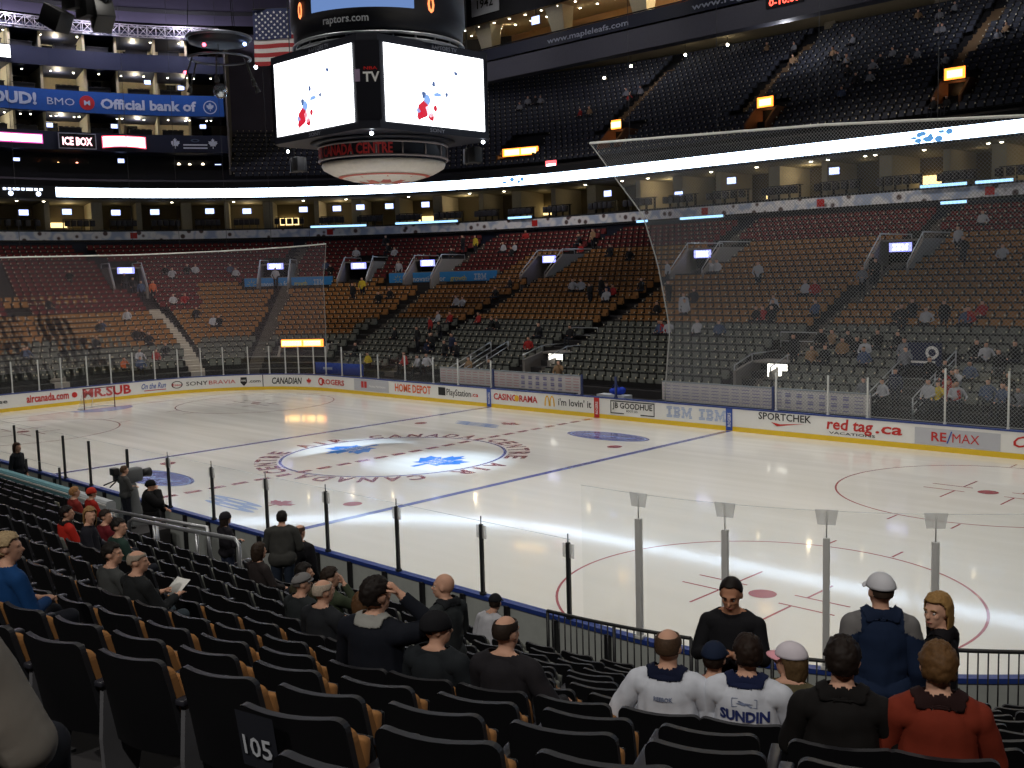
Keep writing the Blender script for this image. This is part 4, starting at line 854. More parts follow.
# ---- scoreboard --------------------------------------------------------------------------------------------------------
SX, SY = -1.75, 1.5; SB, SCc = 3.4, 2.6
e = tag(empty('scoreboard', (SX, SY, 13)), 'huge hanging scoreboard with bright screens over centre ice', 'scoreboard')
case = C('scoreboard_case', 26, 28, 40, rough=.5)
mb = MB(); oc = [(SCc + .25, -SB), (SB, -SCc - .25), (SB, SCc + .25), (SCc + .25, SB), (-SCc - .25, SB), (-SB, SCc + .25), (-SB, -SCc - .25), (-SCc - .25, -SB)]
mb.add([(x, y, -.22) for x, y in oc] + [(x, y, 3.25) for x, y in oc], [tuple(range(7, -1, -1)), tuple(range(8, 16))] + [(k, (k+1) % 8, (k+1) % 8 + 8, k + 8) for k in range(8)])
mb.build('screen_case', case, e)
SCREEN = LIT('screen_white', (.95, .97, 1.0), 3.4)
players = [(.36, .22, .30, .30, 'r'), (.42, .2, .2, .22, 'w'), (.33, .13, .16, .16, 'r'), (.44, .12, .14, .14, 'r'), (.40, .34, .2, .16, 'b'), (.37, .40, .12, .1, 'n'), (.50, .42, .2, .08, 'b'), (.47, .56, .1, .1, 'n'), (.60, .44, .08, .08, 'n'), (.53, .5, .12, .05, 'p'), (.70, .74, .09, .07, 'n'), (.31, .18, .1, .08, 'b'), (.48, .24, .1, .1, 'r'), (.49, .36, .07, .05, 'p')]
pm = [LIT('screen_red', (.75, .02, .05), .9), LIT('screen_pale', (.9, .6, .7), 2.0), LIT('screen_blue', (.22, .38, .75), 1.3), LIT('screen_navy', (.08, .14, .32), 1.0), LIT('screen_mauve', (.6, .6, .9), 1.6)]
for k, a in enumerate((0, PI/2, PI, -PI/2)):
    R_ = Matrix.Rotation(a, 4, 'Z'); mb = MB(); mb.add([R_ @ Vector(p) for p in ((-SCc, -SB - .03, .05), (SCc, -SB - .03, .05), (SCc, -SB - .03, 2.95), (-SCc, -SB - .03, 2.95))], [(0, 1, 2, 3)])
    s = tag(mb.build('screen', SCREEN, e), 'bright white screen showing a hockey player in red')
    mb = MB(); fn = lambda x, y: R_ @ Vector((-SCc + x*2*SCc, -SB - .05, .05 + y*2.9))
    for x, y, w, h, c in players:
        rr = random.Random(int(x*999 + y*77)); n = 9; pts = [fn(x, y)] + [fn(x + w*.16*math.cos(t)*1.35*rr.uniform(.6, 1.2), y + h*.46*math.sin(t)*rr.uniform(.6, 1.2)) for t in np.linspace(0, 2*PI, n, endpoint=False)]
        mb.add(pts, [(0, 1 + i, 1 + (i+1) % n) for i in range(n)], 'rwbnp'.index({'r':'r','w':'w','b':'b','n':'n','p':'p'}[c]))
    mb.build('broadcast_picture', pm, s)
    mb = MB(); word(mb, 'SONY', lambda x, y: R_ @ Vector((x, -SB - .02, -.17 + y)), .8, .15, .02); word(mb, 'RAPTORS TV', lambda x, y: R_ @ Vector((x + .5, -SB - .02, 3.03 + y)), 1.3, .16, .02); mb.build('case_lettering', C('case_letter', 130, 134, 150), e)
mb = MB(); Rc = Matrix.Rotation(PI/4, 4, 'Z'); dc = (SB + SCc + .25)/math.sqrt(2) + .02
word(mb, 'TV', lambda x, y: Rc @ Vector((x + .12, -dc, 1.5 + y)), .62, .36, .04); word(mb, 'NBA', lambda x, y: Rc @ Vector((x + .1, -dc, 1.93 + y)), .5, .12, .02, 0, 1); mb.add([Rc @ Vector(p) for p in ((-.5, -dc, 1.5), (-.3, -dc, 1.5), (-.3, -dc, 1.95), (-.5, -dc, 1.95))], [(0,1,2,3)], 2)
mb.build('corner_logo', [WHT, RED, C('logo_mauve', 150, 130, 160)], e)
for rot in range(4):
    mb = MB(); Rr = Matrix.Rotation(PI/4 + rot*PI/2, 4, 'Z'); mb.add([Rr @ Vector(p) for p in ((-.45, -dc + .01, .1), (.45, -dc + .01, .1), (.45, -dc + .01, 3.0), (-.45, -dc + .01, 3.0))], [(0,1,2,3)])
    mb.build('corner_panel', C('corner_dark', 20, 20, 30, rough=.4), e)
mb = MB()
for r_, z in ((3.42, 3.3), (3.46, 3.52)):
    mb.tube([(r_*math.cos(t), r_*math.sin(t), z) for t in np.linspace(0, 2*PI, 49)], .07, 8, cap=False)
for t in np.linspace(0, 2*PI, 24, endpoint=False): mb.tube([(3.4*math.cos(t), 3.4*math.sin(t), 3.28), (3.46*math.cos(t), 3.46*math.sin(t), 3.54)], .04, 6)
mb.build('ring_truss', C('ring_silver', 160, 164, 172, rough=.35, metal=.5), e)
MB().lathe([(0, 3.2), (3.1, 3.2), (3.1, 3.6), (3.35, 3.62), (3.46, 3.8), (3.46, 4.3), (3.56, 4.33), (3.56, 8.2), (0, 8.2)], 48).build('upper_drum', case, e)
mb = MB(); word(mb, 'raptors.com', lambda x, y: (3.5*math.sin((x - .95)/3.5 + PI/4), -3.5*math.cos((x - .95)/3.5 + PI/4), 3.92 + y), 1.9, .3, .02); mb.build('drum_lettering', C('drum_letter', 176, 180, 188), e)
mb = MB(); t0 = PI/4 - .12
fn = lambda x, y: (3.6*math.sin(x/3.56 + t0), -3.6*math.cos(x/3.56 + t0), 4.40 + y)
rows = [[fn(x, y) for x in np.linspace(-2.0, 2.2, 15)] for y in (0, .9)]; mb.grid(rows); mb.build('blue_display', LIT('display_blue', (.2, .35, .75), .7), e)
mb = MB()
for x in (-2.75, 2.95): word(mb, '0', lambda p, q, x=x: fn(x + p, q - .05), .32, .62, .04)
mb.build('digits', LIT('orange_digits', (1.0, .25, .08), 2.2), e)
mb = MB(); mb.lathe([(2.62, -1.05), (2.62, -.35)], 48); mb.lathe([(0, -.25), (3.0, -.25), (2.7, -.35), (2.6, -.35)], 48); mb.lathe([(2.55, -1.1), (2.55, -.3)], 48); mb.build('lower_drum', case, e)
mb = MB()
for z in (-.45, -.98): mb.tube([(2.66*math.cos(t), 2.66*math.sin(t), z) for t in np.linspace(0, 2*PI, 49)], .05, 6, cap=False)
for t in np.linspace(0, 2*PI, 16, endpoint=False): mb.tube([(2.66*math.cos(t), 2.66*math.sin(t), -1.0), (2.66*math.cos(t), 2.66*math.sin(t), -.42)], .03, 6)
mb.build('lower_ring', C('pale_ring', 150, 140, 140, rough=.4), e)
mb = MB(); word(mb, 'AIR CANADA CENTRE', lambda x, y: (2.72*math.sin(x/2.7 + PI/4 - .5), -2.72*math.cos(x/2.7 + PI/4 - .5), -.92 + y), 4.0, .42, .04); mb.build('ring_lettering', C('ring_red', 200, 60, 60, rough=.5), e)
bowl_ = [(2.56, -1.2), (2.5, -1.32), (2.1, -1.54), (1.4, -1.76), (.7, -1.88), (0, -1.9)]
MB().lathe([(2.4, -1.05), (2.56, -1.1)] + bowl_, 48).build('bottom_bowl', C('bowl_white', 226, 218, 206, rough=.4), e)
def bz(r_):
    return interp([(a, b) for a, b in reversed(bowl_)], r_)
mb = MB()
for ra, rb in ((1.75, 1.9),): mb.lathe([(ra, bz(ra) - .02), (rb, bz(rb) - .02)], 48)
for k in range(9):
    t = k*2*PI/9 + .1; mb.add([(r_*math.cos(t + q), r_*math.sin(t + q), bz(r_) - .02) for q, r_ in ((-.36, .7), (0, 1.68), (.36, .7), (0, .4))], [(0, 1, 2, 3)])
mb.build('bowl_emblem', C('emblem_red', 196, 96, 80, rough=.5), e)
mb = MB()
for x, y in ((2.85, -2.85), (SB - .1, SCc)): mb.ball((x, y, -.35), .075)
mb.build('spot_bulb', LIT('spot_bulb', (.85, .95, 1.0), 12), e)
mb = MB()
for x in (-2.5, 2.5):
    for y in (-2.5, 2.5): mb.tube([(x, y, 8.1), (x, y, 28)], .05, 6)
mb.build('hoist_cable', black, e)
# floodlight clusters hanging left and right under the scoreboard
for x, y, z, l in ((-8.2, 1.5, 12.9, 'small black speaker cluster with a lamp left of the scoreboard bowl'), (-.2, 5.0, 12.75, 'small black speaker cluster with a lamp right of the scoreboard bowl')):
    e = tag(empty('speaker_cluster', (x, y, z)), l, 'speaker cluster')
    for a in (0, 1.3, 2.6): MB().rbox(-.22, .22, -.2, .2, -.75, -.1, .03, 0, Matrix.Rotation(a, 4, 'Z') @ Matrix.Translation((.28, 0, 0))).build('speaker_box', black, e)
    MB().tube([(0, 0, -.1), (0, 0, 28)], .02, 6).build('cable', black, e); MB().ball((0, -.35, .15), .07).build('bulb', LIT('spot_bulb', (1, 1, 1), 12), e)
# ---- other things hanging from the roof -------------------------------------------------------------------------------------
e = tag(empty('national_flag', (-26.6, 11.4, 20.9), math.atan2(1.9, 2.1)), 'large striped flag with white stars hanging beside the scoreboard', 'flag')
FW, FH = 6.0, 3.5
def cloth(x, z): return (x, .12*math.sin(x*2.1 + z*.4), z)
mb = MB()
for k in range(13): mb.grid([[cloth(x, FH*(k + q)/13) for x in np.linspace(0, FW, 25)] for q in (0, 1)], k % 2, True)
mb.build('stripes', [C('flag_red', 150, 40, 44, rough=.85), C('flag_white', 196, 190, 190, rough=.85)], e)
mb = MB(); mb.grid([[(cloth(x, z)[0], cloth(x, z)[1] - .03, z) for x in np.linspace(0, FW*.41, 13)] for z in np.linspace(FH*6/13, FH, 5)]); mb.build('canton', C('flag_blue', 36, 44, 82, rough=.85), e)
mb = MB()
for r_ in range(9):
    for c in range(6 - r_ % 2):
        x = .2 + (c + .5*(r_ % 2))*.41; z = FH*6/13 + .12 + r_*.19; yy = cloth(x, z)[1] - .05
        mb.add([(x, yy, z)] + [(x + (.10 if q % 2 == 0 else .04)*math.sin(q*PI/5), yy, z + (.10 if q % 2 == 0 else .04)*math.cos(q*PI/5)) for q in range(10)], [(0, 1 + q, 1 + (q+1) % 10) for q in range(10)])
mb.build('stars', C('flag_star', 200, 200, 205), e); MB().tube([(0, 0, FH), (FW, 0, FH)], .05, 6).build('rod', black, e); mb = MB(); mb.tube([(.1, 0, FH), (.1, 0, 20)], .02, 5); mb.tube([(FW - .1, 0, FH), (FW - .1, 0, 20)], .02, 5); mb.build('cable', black, e)
e = tag(empty('speaker_array', (-12.5, -6.0, 19.3)), 'black loudspeaker array hanging at the top left', 'loudspeakers')
for a, x, z, tl in ((.4, -1.35, -.55, .5), (-.2, .9, -.6, -.5), (.1, -.3, .2, .1), (.9, .75, .5, .3), (0, .3, -.2, 0)):
    MB().rbox(-.55, .55, -.4, .4, -.45, .45, .04, 0, Matrix.Translation((x*.8, x*.55, z)) @ Matrix.Rotation(a, 4, 'Z') @ Matrix.Rotation(tl, 4, 'Y')).build('speaker_box', black, e)
mb = MB(); mb.tube([(-1.2, -.6, .6), (1.2, .6, .6)], .07, 6)
for s in (-.8, .8): mb.tube([(s, s*.5, .6), (s*.3, s*.2, 21)], .03, 6)
mb.build('fly_bar', black, e)
e = tag(empty('ring_fixture', (-21.9, 6.1, 20.25)), 'round hanging lighting rig of two silver rings', 'lighting rig')
for r_, z, w in ((1.78, .85, .09), (1.72, -.3, .07)): MB().tube([(r_*math.cos(t), r_*math.sin(t), z) for t in np.linspace(0, 2*PI, 41)], w, 8, cap=False).build('ring', C('ring_dark_silver', 110, 116, 128, rough=.35, metal=.5), e)
MB().lathe([(1.72, .85), (1.68, .58), (1.2, .46), (0, .5)], 32).build('drum', C('rig_drum', 24, 28, 40, rough=.5), e)
for k in range(6):
    t = k*PI/3 + .4; mb = MB(); p = Vector((1.65*math.cos(t), 1.65*math.sin(t), -.35)); q = p + Vector((.5*math.cos(t), .5*math.sin(t), -1.3)); mb.tube([p, q], .05, 6); mb.tube([q, q + Vector((.12*math.cos(t), .12*math.sin(t), -.35))], [.1, .16], 10); mb.build('lamp_arm', black, e)
for x, y, z, c in ((1.4, .8, .4, (.35, .5, 1.0)), (-.6, -1.9, -1.2, (1.0, .1, .15)), (1.8, 1.2, -.9, (.8, .9, 1)), (1.1, -1.6, .1, (1, 1, 1))): MB().ball((x, y, z), .11).build('bulb', LIT('rig_%d' % int(c[0]*100), c, 7), e)
mb = MB()
for k in range(3): t = k*2*PI/3; mb.tube([(1.75*math.cos(t), 1.75*math.sin(t), .85), (.3*math.cos(t), .3*math.sin(t), 19)], .02, 5)
mb.build('cable', black, e)
e = tag(empty('mirror_ball', (-21.7, 5.9, 18.1)), 'small silver mirror ball hanging below the round rig', 'mirror ball')
mb = MB(); mb.ball((0, 0, 0), (.42, .42, .42), 0, 18, 12); mb.sm = [False]*len(mb.f); mb.build('facets', C('mirror_facets', 200, 210, 220, rough=.15, metal=.9, var=.3, scale=20), e); MB().tube([(0, 0, .6), (0, 0, 3.2)], .02, 5).build('cable', black, e)
e = tag(empty('light_box', (-43, 8.0, 27.3), math.atan2(0, 1)), 'small bright white screen high at the left edge', 'screen'); e.location = (*P(73.95, 29.0)[:2], 26.9); e.rotation_euler = (0, 0, frame(73.95, 29)[2]); MB().box(-.9, .35, 0, .1, -.65, .45).build('case', black, e); MB().box(-.85, .3, -.02, 0, -.6, .4).build('lit_face', IBM_TXT, e)
# ---- seats -------------------------------------------------------------------------------------------------------------
shell_m = C('black_seat_shell', 17, 17, 20, rough=.5, var=.05, spec=.4); edge_l = C('highlit_shell_edge', 44, 44, 48, rough=.5)  # highlight along the shell rim is painted as a lighter edge colour
gold = C('gold_seat_fabric', 160, 112, 64, rough=.9, var=.18, scale=9); greyf = C('grey_seat_fabric', 112, 114, 108, rough=.9, var=.18, scale=9); redf = C('red_seat_fabric', 112, 42, 44, rough=.9, var=.18, scale=9)
navyf = C('navy_seat_fabric', 56, 60, 74, rough=.8, var=.2, scale=9); arm_m = C('dark_armrest', 40, 40, 48, rough=.45); stand_m = C('grey_seat_standard', 92, 92, 96, rough=.7, var=.25, scale=5); tip_m = C('pale_armrest_end', 214, 204, 180, rough=.5)
def smooth01(t): return t*t*(3 - 2*t)
def shell(mb, w, z0, z1, y0, y1, th, curve, rad, mi=0, edge=None):
    """curved panel with rounded top corners, leaning back from y0 at z0 to y1 at z1 (the sitter looks along +y)"""
    SS = (-1, -.985, -.95, -.9, -.84, -.76, -.6, -.3, 0, .3, .6, .76, .84, .9, .95, .985, 1); nx, nz = len(SS), 11; F = []; B = []
    for j in range(nz):
        t = j/(nz - 1); z = z0 + (z1 - z0)*t; rf = []; rb = []
        for i in range(nx):
            s = SS[i]; drop = 0
            if t > .6: 
                k = max(0, (abs(s) - (1 - rad/w))/(rad/w)); drop = (1 - math.sqrt(max(0, 1 - min(1, k)**2)))*rad*(t - .6)/.4
            y = y0 + (y1 - y0)*t + curve*s*s; zz = z - drop - .012*(1 - s*s)*(t > .9)
            rf.append((s*w, y, zz)); rb.append((s*w, y - th, zz))
        F.append(rf); B.append(rb)
    mb.grid(F, mi, True, True); mb.grid(B, mi, True)
    rim = [r[0] for r in F] + F[-1][1:] + [r[-1] for r in reversed(F[:-1])]; rib = [r[0] for r in B] + B[-1][1:] + [r[-1] for r in reversed(B[:-1])]
    mb.grid([rim, rib], mi if edge is None else edge, False); mb.grid([F[0], B[0]], mi, False)
    return mb
a = MB(); shell(a, .252, .30, .87, -.02, -.13, .035, .05, .06, 0, 1); SH = a.mesh('back_shell', [shell_m, edge_l])
def cush(m):
    a = MB(); shell(a, .235, .40, .80, .045, -.045, .05, .04, .06); return a.mesh('back_cushion', m)
BC = {'gold': cush(gold), 'grey': cush(greyf)}
def seatpan(m, down):
    a = MB(); mt = Matrix.Translation((0, .03, .42)) @ Matrix.Rotation(0 if down else math.radians(80), 4, 'X')
    a.rbox(-.235, .235, .0, .30, -.02, .05, .025, 0, mt); a.rbox(-.225, .225, .01, .29, -.05, -.02, .012, 1, mt); return a.mesh('seat_cushion', [m, shell_m])
SP = {('gold', 0): seatpan(gold, 0), ('grey', 0): seatpan(greyf, 0), ('gold', 1): seatpan(gold, 1), ('grey', 1): seatpan(greyf, 1)}
a = MB(); a.rbox(.262, .328, -.06, .32, .60, .64, .012); AR = a.mesh('armrest', arm_m)
a = MB(); a.prism([(-.05, 0), (.16, 0), (.20, .15), (.26, .60), (-.03, .60), (-.06, .3)], .28, .31); a.box(.255, .33, -.06, .2, 0, .02); ST = a.mesh('standard', stand_m)
def seat(u, d, z, fab, down, label, group, name='stadium_seat'):
    e = tag(place(name, u, d, z, True), label, 'seat', group)
    for nm, me in (('back_shell', SH), ('back_cushion', BC[fab]), ('seat_cushion', SP[fab, down]), ('armrest', AR), ('standard', ST)): link(bpy.data.objects.new(nm, me), e)
    return e
# sitters of the near stand fix where their own seats stand: (u, row)
SITTERS = []
ORD = ['lowest', 'second', 'third', 'fourth', 'fifth', 'sixth', 'seventh', 'eighth', 'ninth', 'tenth', 'eleventh', 'twelfth', 'thirteenth', 'fourteenth', 'fifteenth', 'sixteenth', 'seventeenth', 'eighteenth']
PITCH_S = .62
def near_seats():
    out = []
    for i in range(0, 15):
        d = row_d(i); fixed = sorted([u for u, r in SITTERS if r == i] + ([168.63] if i == 11 else []))
        if i in (0, 1): lim = [(U_NL - 12, 148.0), (155.8, U_RE + 4)]
        else: lim = [(U_NL - 12, U_RE + 6)]
        for lo, hi in lim:
            fx = [f for f in fixed if lo <= f <= hi]
            if not fx:
                u = lo + .3
                while u < hi: out.append((u, i, 0)); u = adv(u, d, PITCH_S)
                continue
            u = fx[0]
            while u > lo: out.append((u, i, u == fx[0])); u = adv(u, d, -PITCH_S)
            for a_, b_ in zip(fx, fx[1:] + [None]):
                if b_ is None:
                    u = adv(a_, d, PITCH_S)
                    while u < hi: out.append((u, i, 0)); u = adv(u, d, PITCH_S)
                else:
                    ln = abs(b_ - a_)*((RC + d)/(RC + REF) if a_ > U_NR else 1); n = max(1, round(ln/PITCH_S))
                    for k in range(1, n): out.append((a_ + (b_ - a_)*k/n, i, 0))
                    out.append((b_, i, 1))
    return [q for q in out if not (q[1] in (11, 12) and q[0] < (168.4 if q[1] == 11 else 169.0))]
def seat_soup():
    """every seat past the nearest three hundred, as one mesh"""
    V = []; F = []; MI = []; nv = 0
    tmpl = MB()
    tmpl.box(-.21, .21, -.06, .02, .40, .78, 0); tmpl.box(-.24, .24, -.12, -.06, .30, .87, 5); tmpl.box(-.21, .21, .06, .18, .36, .56, 0); tmpl.box(.25, .31, -.05, .25, .58, .63, 5); tmpl.box(.245, .315, .25, .262, .56, .65, 6)
    tv = np.array(tmpl.v); tf = np.array(tmpl.f); tm = np.array(tmpl.mi)
    def put(u, d, z, mi):
        nonlocal nv
        x, y, nx, ny, tx, ty = P(u, d); c, s = -ny, nx       # local +y looks inwards
        fx, fy = -nx, -ny; rx, ry = fy, -fx
        w = np.empty_like(tv); w[:, 0] = x + tv[:, 0]*rx + tv[:, 1]*fx; w[:, 1] = y + tv[:, 0]*ry + tv[:, 1]*fy; w[:, 2] = z + tv[:, 2]
        V.append(w); F.append(tf + nv); MI.append(np.where(tm == 0, mi, tm)); nv += len(tv)
    return put, (lambda: (np.concatenate(V), np.concatenate(F), np.concatenate(MI)))
def build_seats():
    put, done = seat_soup(); rr = random.Random(2)
    near = [(u, i, f) for u, i, f in near_seats() if seen(*P(u, row_d(i))[:2], zb(row_d(i)) + .8, .3)]
    key = lambda q: (Vector((*P(q[0], row_d(q[1]))[:2], zb(row_d(q[1])) + .6)) - CAM).length
    near.sort(key=key)
    near = [q for q in near if key(q) > 1.5]
    head = near[:296]
    for k, (u, i, f) in enumerate(head):
        fab = 'gold' if i >= 6 else 'grey'
        if i == 11 and abs(u - 168.63) < .01:
            e = seat(u, row_d(i), zb(row_d(i)), fab, 0, 'black-backed seat with a white 105 on its back, near the bottom left', None)
            mb = MB(); fn = lambda x, y: (-.115 + x, -.168 + .05*((-.115 + x)/.262)**2 - .017*(y - .03)/.1 - .02, .735 + y); mb.add([fn(*p) for p in ((-.10, -.11), (.10, -.11), (.10, .13), (-.10, .13))], [(0, 1, 2, 3)])
            pl = mb.build('number_plate', C('dark_plate', 40, 42, 50, rough=.5), e)
            mb = MB(); word(mb, '105', lambda x, y: (fn(x, y)[0], fn(x, y)[1] - .004, fn(x, y)[2]), .15, .085, .02, 0, 0, 0, -.05); tag(mb.build('number_lettering', C('plate_letters', 200, 204, 212), pl), 'white number 105')
            continue
        seat(u, row_d(i), zb(row_d(i)), fab, 1 if f else 0, ('occupied ' if f else 'empty ') + 'black-backed seat in the %s row up from the ice, near stand' % ORD[i], 'seats of the %s row, near stand' % ORD[i] + (', occupied' if f else ''))
    for u, i, f in near[296:]: put(u, row_d(i), zb(row_d(i)), 0 if i >= 6 else 1)
    VOM = [(70.27, 1.4, 16.6, 22.7), (61.26, 1.4, 16.6, 22.7), (55.9, 1.4, 16.6, 22.7), (51.2, 1.4, 16.6, 22.7), (41.5, 1.4, 16.6, 22.7), (28, 1.4, 16.6, 22.7), (14.75, 1.4, 16.6, 22.7), (29.75, 1.2, 3, 8.3), (15.6, 1.2, 3, 8.3), (55.8, 2.3, 2, 6.6), (34.5, 1.0, 2, 6.2), (8.0, 1.3, 2, 7.4)]
    n = 0
    for i in range(0, 27):
        d = row_d(i); z = zb(d); u = -24.0
        while u < 98:
            ok = d < 30.2 and seen(*P(u, d)[:2], z + .5, .12)
            sc = (RC + d)/(RC + REF) if U_FL < u < U_LE or u > U_NL or u < 0 else 1.0
            if ok: ok = not any(abs(u - q[0] - q[1]*d)*sc < .68 for q in AISLE) and not any(abs(u - q)*sc < w and a <= d <= b for q, w, a, b in VOM) and not ((45.6 < u < 54 or 57.4 < u < 63.4) and 15.9 < d < 18.5)
            if ok:
                red_from = 12.2 if u > 66 else 17.8 if u > 45.5 else 22.2
                grey_to = 6.2 if u > 66 else 7.4 if u > 52 else 9.4
                put(u, d, z, 2 if d > red_from else 1 if d < grey_to else 0); n += 1
            u = adv(u, d, .55)
    for i in range(0, 20):
        d = 28.6 + .85*i; z = zu(d); u = -24.0
        while u < 64:
            ok = seen(*P(u, d)[:2], z + .5, .12)
            sc = (RC + d)/(RC + REF) if u > U_FL or u < 0 else 1.0
            if ok: ok = not any(abs(u - q)*sc < .8 for q in UAISLE if d > 31.5) and not any(abs(u - q)*sc < 1.1 and 28.9 < d < 33.6 for q in (44.3, 30.6, 16.7)) and not (abs(u - 49.5)*sc < 2 and 29 < d < 33.2)
            if ok: put(u, d, z, 4); n += 1
            u = adv(u, d, .56)
    d_ = 30.2
    for dd, z in ((30.3, 16.6), (31.3, 17.3)):
        u = 64.8
        while u < 76: put(u, dd, z - .3, 4); u = adv(u, dd, .6)
    v, f, mi = done(); me = bpy.data.meshes.new('seat_rows'); me.from_pydata(v.tolist(), [], f.tolist())
    for m in (gold, greyf, redf, shell_m, navyf, shell_m, tip_m): me.materials.append(m)
    me.polygons.foreach_set('material_index', mi.astype(np.int32)); me.update()
    o = link(bpy.data.objects.new('stadium_seating', me)); tag(o, 'banks of gold, grey, red and dark seats filling the far and upper stands', 'stadium seating', None, 'stuff')
NEAR = [  # u, row, options: the sitters of the near stand
 ('bald', 169.40, 8, dict(label='man in a white hockey jersey with a bald crown, seen from behind', vox=.011, top=(206, 210, 220), topname='jersey', collar=(20, 26, 50), hair='crown', hairc=(74, 56, 42), la='wide', ra='lap', bulk=.022, build=1.06, h=1.70)),
 ('sundin', 169.93, 8, dict(label='dark-haired man in a white hockey jersey with a blue name across the back', vox=.011, top=(206, 210, 220), topname='jersey', collar=(26, 34, 66), hair='short', hairc=(38, 26, 20), bulk=.022, build=1.06, yaw=.35, h=1.71)),
 ('boycap', 169.54, 7, dict(label='child in a dark blue cap and red jacket in front of two white jerseys', h=1.62, vox=.013, top=(122, 30, 30), hair='short', hairc=(40, 30, 24), hat='cap', hatc=(26, 36, 58))),
 ('pinkcap', 170.13, 7, dict(label='person with brown hair under a pink and white cap worn turned to the left', vox=.013, top=(90, 84, 62), hair='bob', hairc=(92, 72, 48), hat='cap', hatc=(214, 206, 214), hatm2=(226, 160, 172), yaw=1.25, h=1.68)),
 ('dark', 170.54, 9, dict(label='person with thick dark hair and black coat seated next to the orange jacket', vox=.011, top=(26, 24, 24), topname='coat', bulk=.022, hair='short', hairc=(34, 26, 22), collar=(24, 22, 22), build=.97, seed=4, h=1.73)),
 ('orange', 171.01, 9, dict(label='person with tousled brown hair in a rust orange jacket with dark hood collar', vox=.011, top=(122, 46, 30), bulk=.026, hair='short', hairc=(98, 70, 42), collar=(40, 22, 22), build=.97, seed=9, h=1.74)),
 ('flatcap', 163.07, 5, dict(label='man in a grey flat cap and dark coat beside a bald man', top=(40, 44, 46), topname='coat', bulk=.025, hat='flat', hatc=(120, 118, 118), hair='buzz', hairc=(90, 84, 80), yaw=-.4, h=1.68)),
 ('bald2', 164.69, 6, dict(label='bald man in a dark coat just right of the grey flat cap', top=(36, 38, 42), topname='coat', bulk=.025, hair='crown', hairc=(178, 164, 148), yaw=-.3, h=1.72)),
 ('brownhair', 165.30, 6, dict(label='woman with brown hair and dark coat right of the bald man', top=(40, 38, 38), topname='coat', bulk=.02, hair='bob', hairc=(88, 62, 40), h=1.66)),
 ('handhead', 167.08, 8, dict(label='broad man in a dark navy pullover with his right hand raised to his head', vox=.012, top=(22, 25, 34), topname='pullover', collar=(150, 150, 146), hair='short', hairc=(30, 24, 22), ra='head', la='lap', build=1.15, h=1.86, yaw=-.3)),
 ('hood', 167.62, 8, dict(label='person in a black knit hat and black jacket in front of the standing bald man', vox=.013, top=(34, 38, 42), bulk=.035, hat='beanie', hatc=(26, 26, 30), hair='buzz', hairc=(30, 26, 24), yaw=-.9, h=1.60)),
 ('baldspot', 168.20, 8, dict(label='man with a bald spot and dark coat seated right of the black knit hat', vox=.013, top=(38, 36, 40), topname='coat', bulk=.025, hair='crown', hairc=(46, 36, 30), yaw=-.3, h=1.66, ra='wide')),
 ('whitehood', 162.35, 1, dict(label='person in a pale grey sweatshirt and black cap leaning at the rink side', top=(176, 176, 182), topname='sweatshirt', collar=(176, 176, 182), hat='cap', hatc=(24, 24, 28), hair='short', lean=.35, yaw=.5, legs=(84, 96, 112), h=1.75)),
 ('green', 162.30, 4, dict(label='person in an olive green jacket with hands raised in front of the flat cap', top=(56, 64, 48), hair='short', hairc=(44, 34, 28), ra='face', yaw=-.5, h=1.8)),
 ('darkfront', 161.60, 4, dict(label='dark-haired man with a tan collar in front of the grey flat cap', top=(58, 54, 40), hair='short', hairc=(26, 22, 20), yaw=-.7)),
 ('womanleft', 159.04, 3, dict(label='woman with dark brown hair seated left of the two standing men', top=(46, 40, 40), hair='bob', hairc=(50, 38, 30))),
 ('paper', 162.71, 7, dict(label='balding man in a dark coat reading a white sheet of paper', top=(34, 36, 38), topname='coat', bulk=.02, hair='crown', hairc=(150, 138, 124), yaw=-.75, ra='paper', la='paper', h=1.62, skin=0, legs=(66, 76, 84), vox=.013)),
 ('friend', 162.14, 7, dict(label='dark-haired man in a grey jacket beside the man reading paper', top=(66, 68, 68), hair='short', hairc=(28, 24, 22), yaw=-.8, h=1.62, vox=.013)),
 ('blonde', 163.91, 9, dict(label='blonde person in a bright blue jacket at the left edge', top=(20, 62, 112), hair='short', hairc=(168, 146, 112), ra='front', la='front', yaw=-.7, h=1.68, vox=.013)),
 ('kidred', 156.66, 5, dict(label='dark-haired person in a black jacket with red shoulder patches', top=(170, 40, 30), hair='short', hairc=(22, 18, 18), h=1.6, yaw=-.4, collar=(24, 22, 22))),
 ('kidblonde', 157.45, 5, dict(label='person with long light brown hair in a dark top with a printed front', top=(30, 30, 38), hair='long', hairc=(140, 108, 70), yaw=-1.1, face=-35, h=1.72)),
 ('kidc', 155.99, 4, dict(label='person in a dark red top right of the long light brown hair', top=(96, 26, 34), hair='short', hairc=(40, 30, 26), yaw=-.9, h=1.62)),
 ('kidd', 158.38, 5, dict(label='dark-haired youth in a dark green jacket beside the silver handrail', top=(40, 60, 54), hair='short', hairc=(28, 24, 22), yaw=-.9, h=1.68)),
 ('redhat', 149.37, 1, dict(label='person in a bright red hat and red top low behind the officials boxes', top=(150, 36, 28), hat='beanie', hatc=(176, 50, 36), hair='short', h=1.7)),
 ('tanhair', 150.6, 2, dict(label='person with sandy hair just below the television camera', top=(120, 40, 36), hair='short', hairc=(150, 108, 70), h=1.7)),
 ('sleeve', 168.58, 13, dict(label='person in a pale grey sweater cut off by the left edge, nearest the camera', vox=.011, top=(150, 144, 136), topname='sweater', bulk=.03, hair='short', hairc=(60, 48, 40), ra='lap', h=1.74, build=1.05, face=20)),
]
SITTERS += [(u, r) for _, u, r, _ in NEAR]
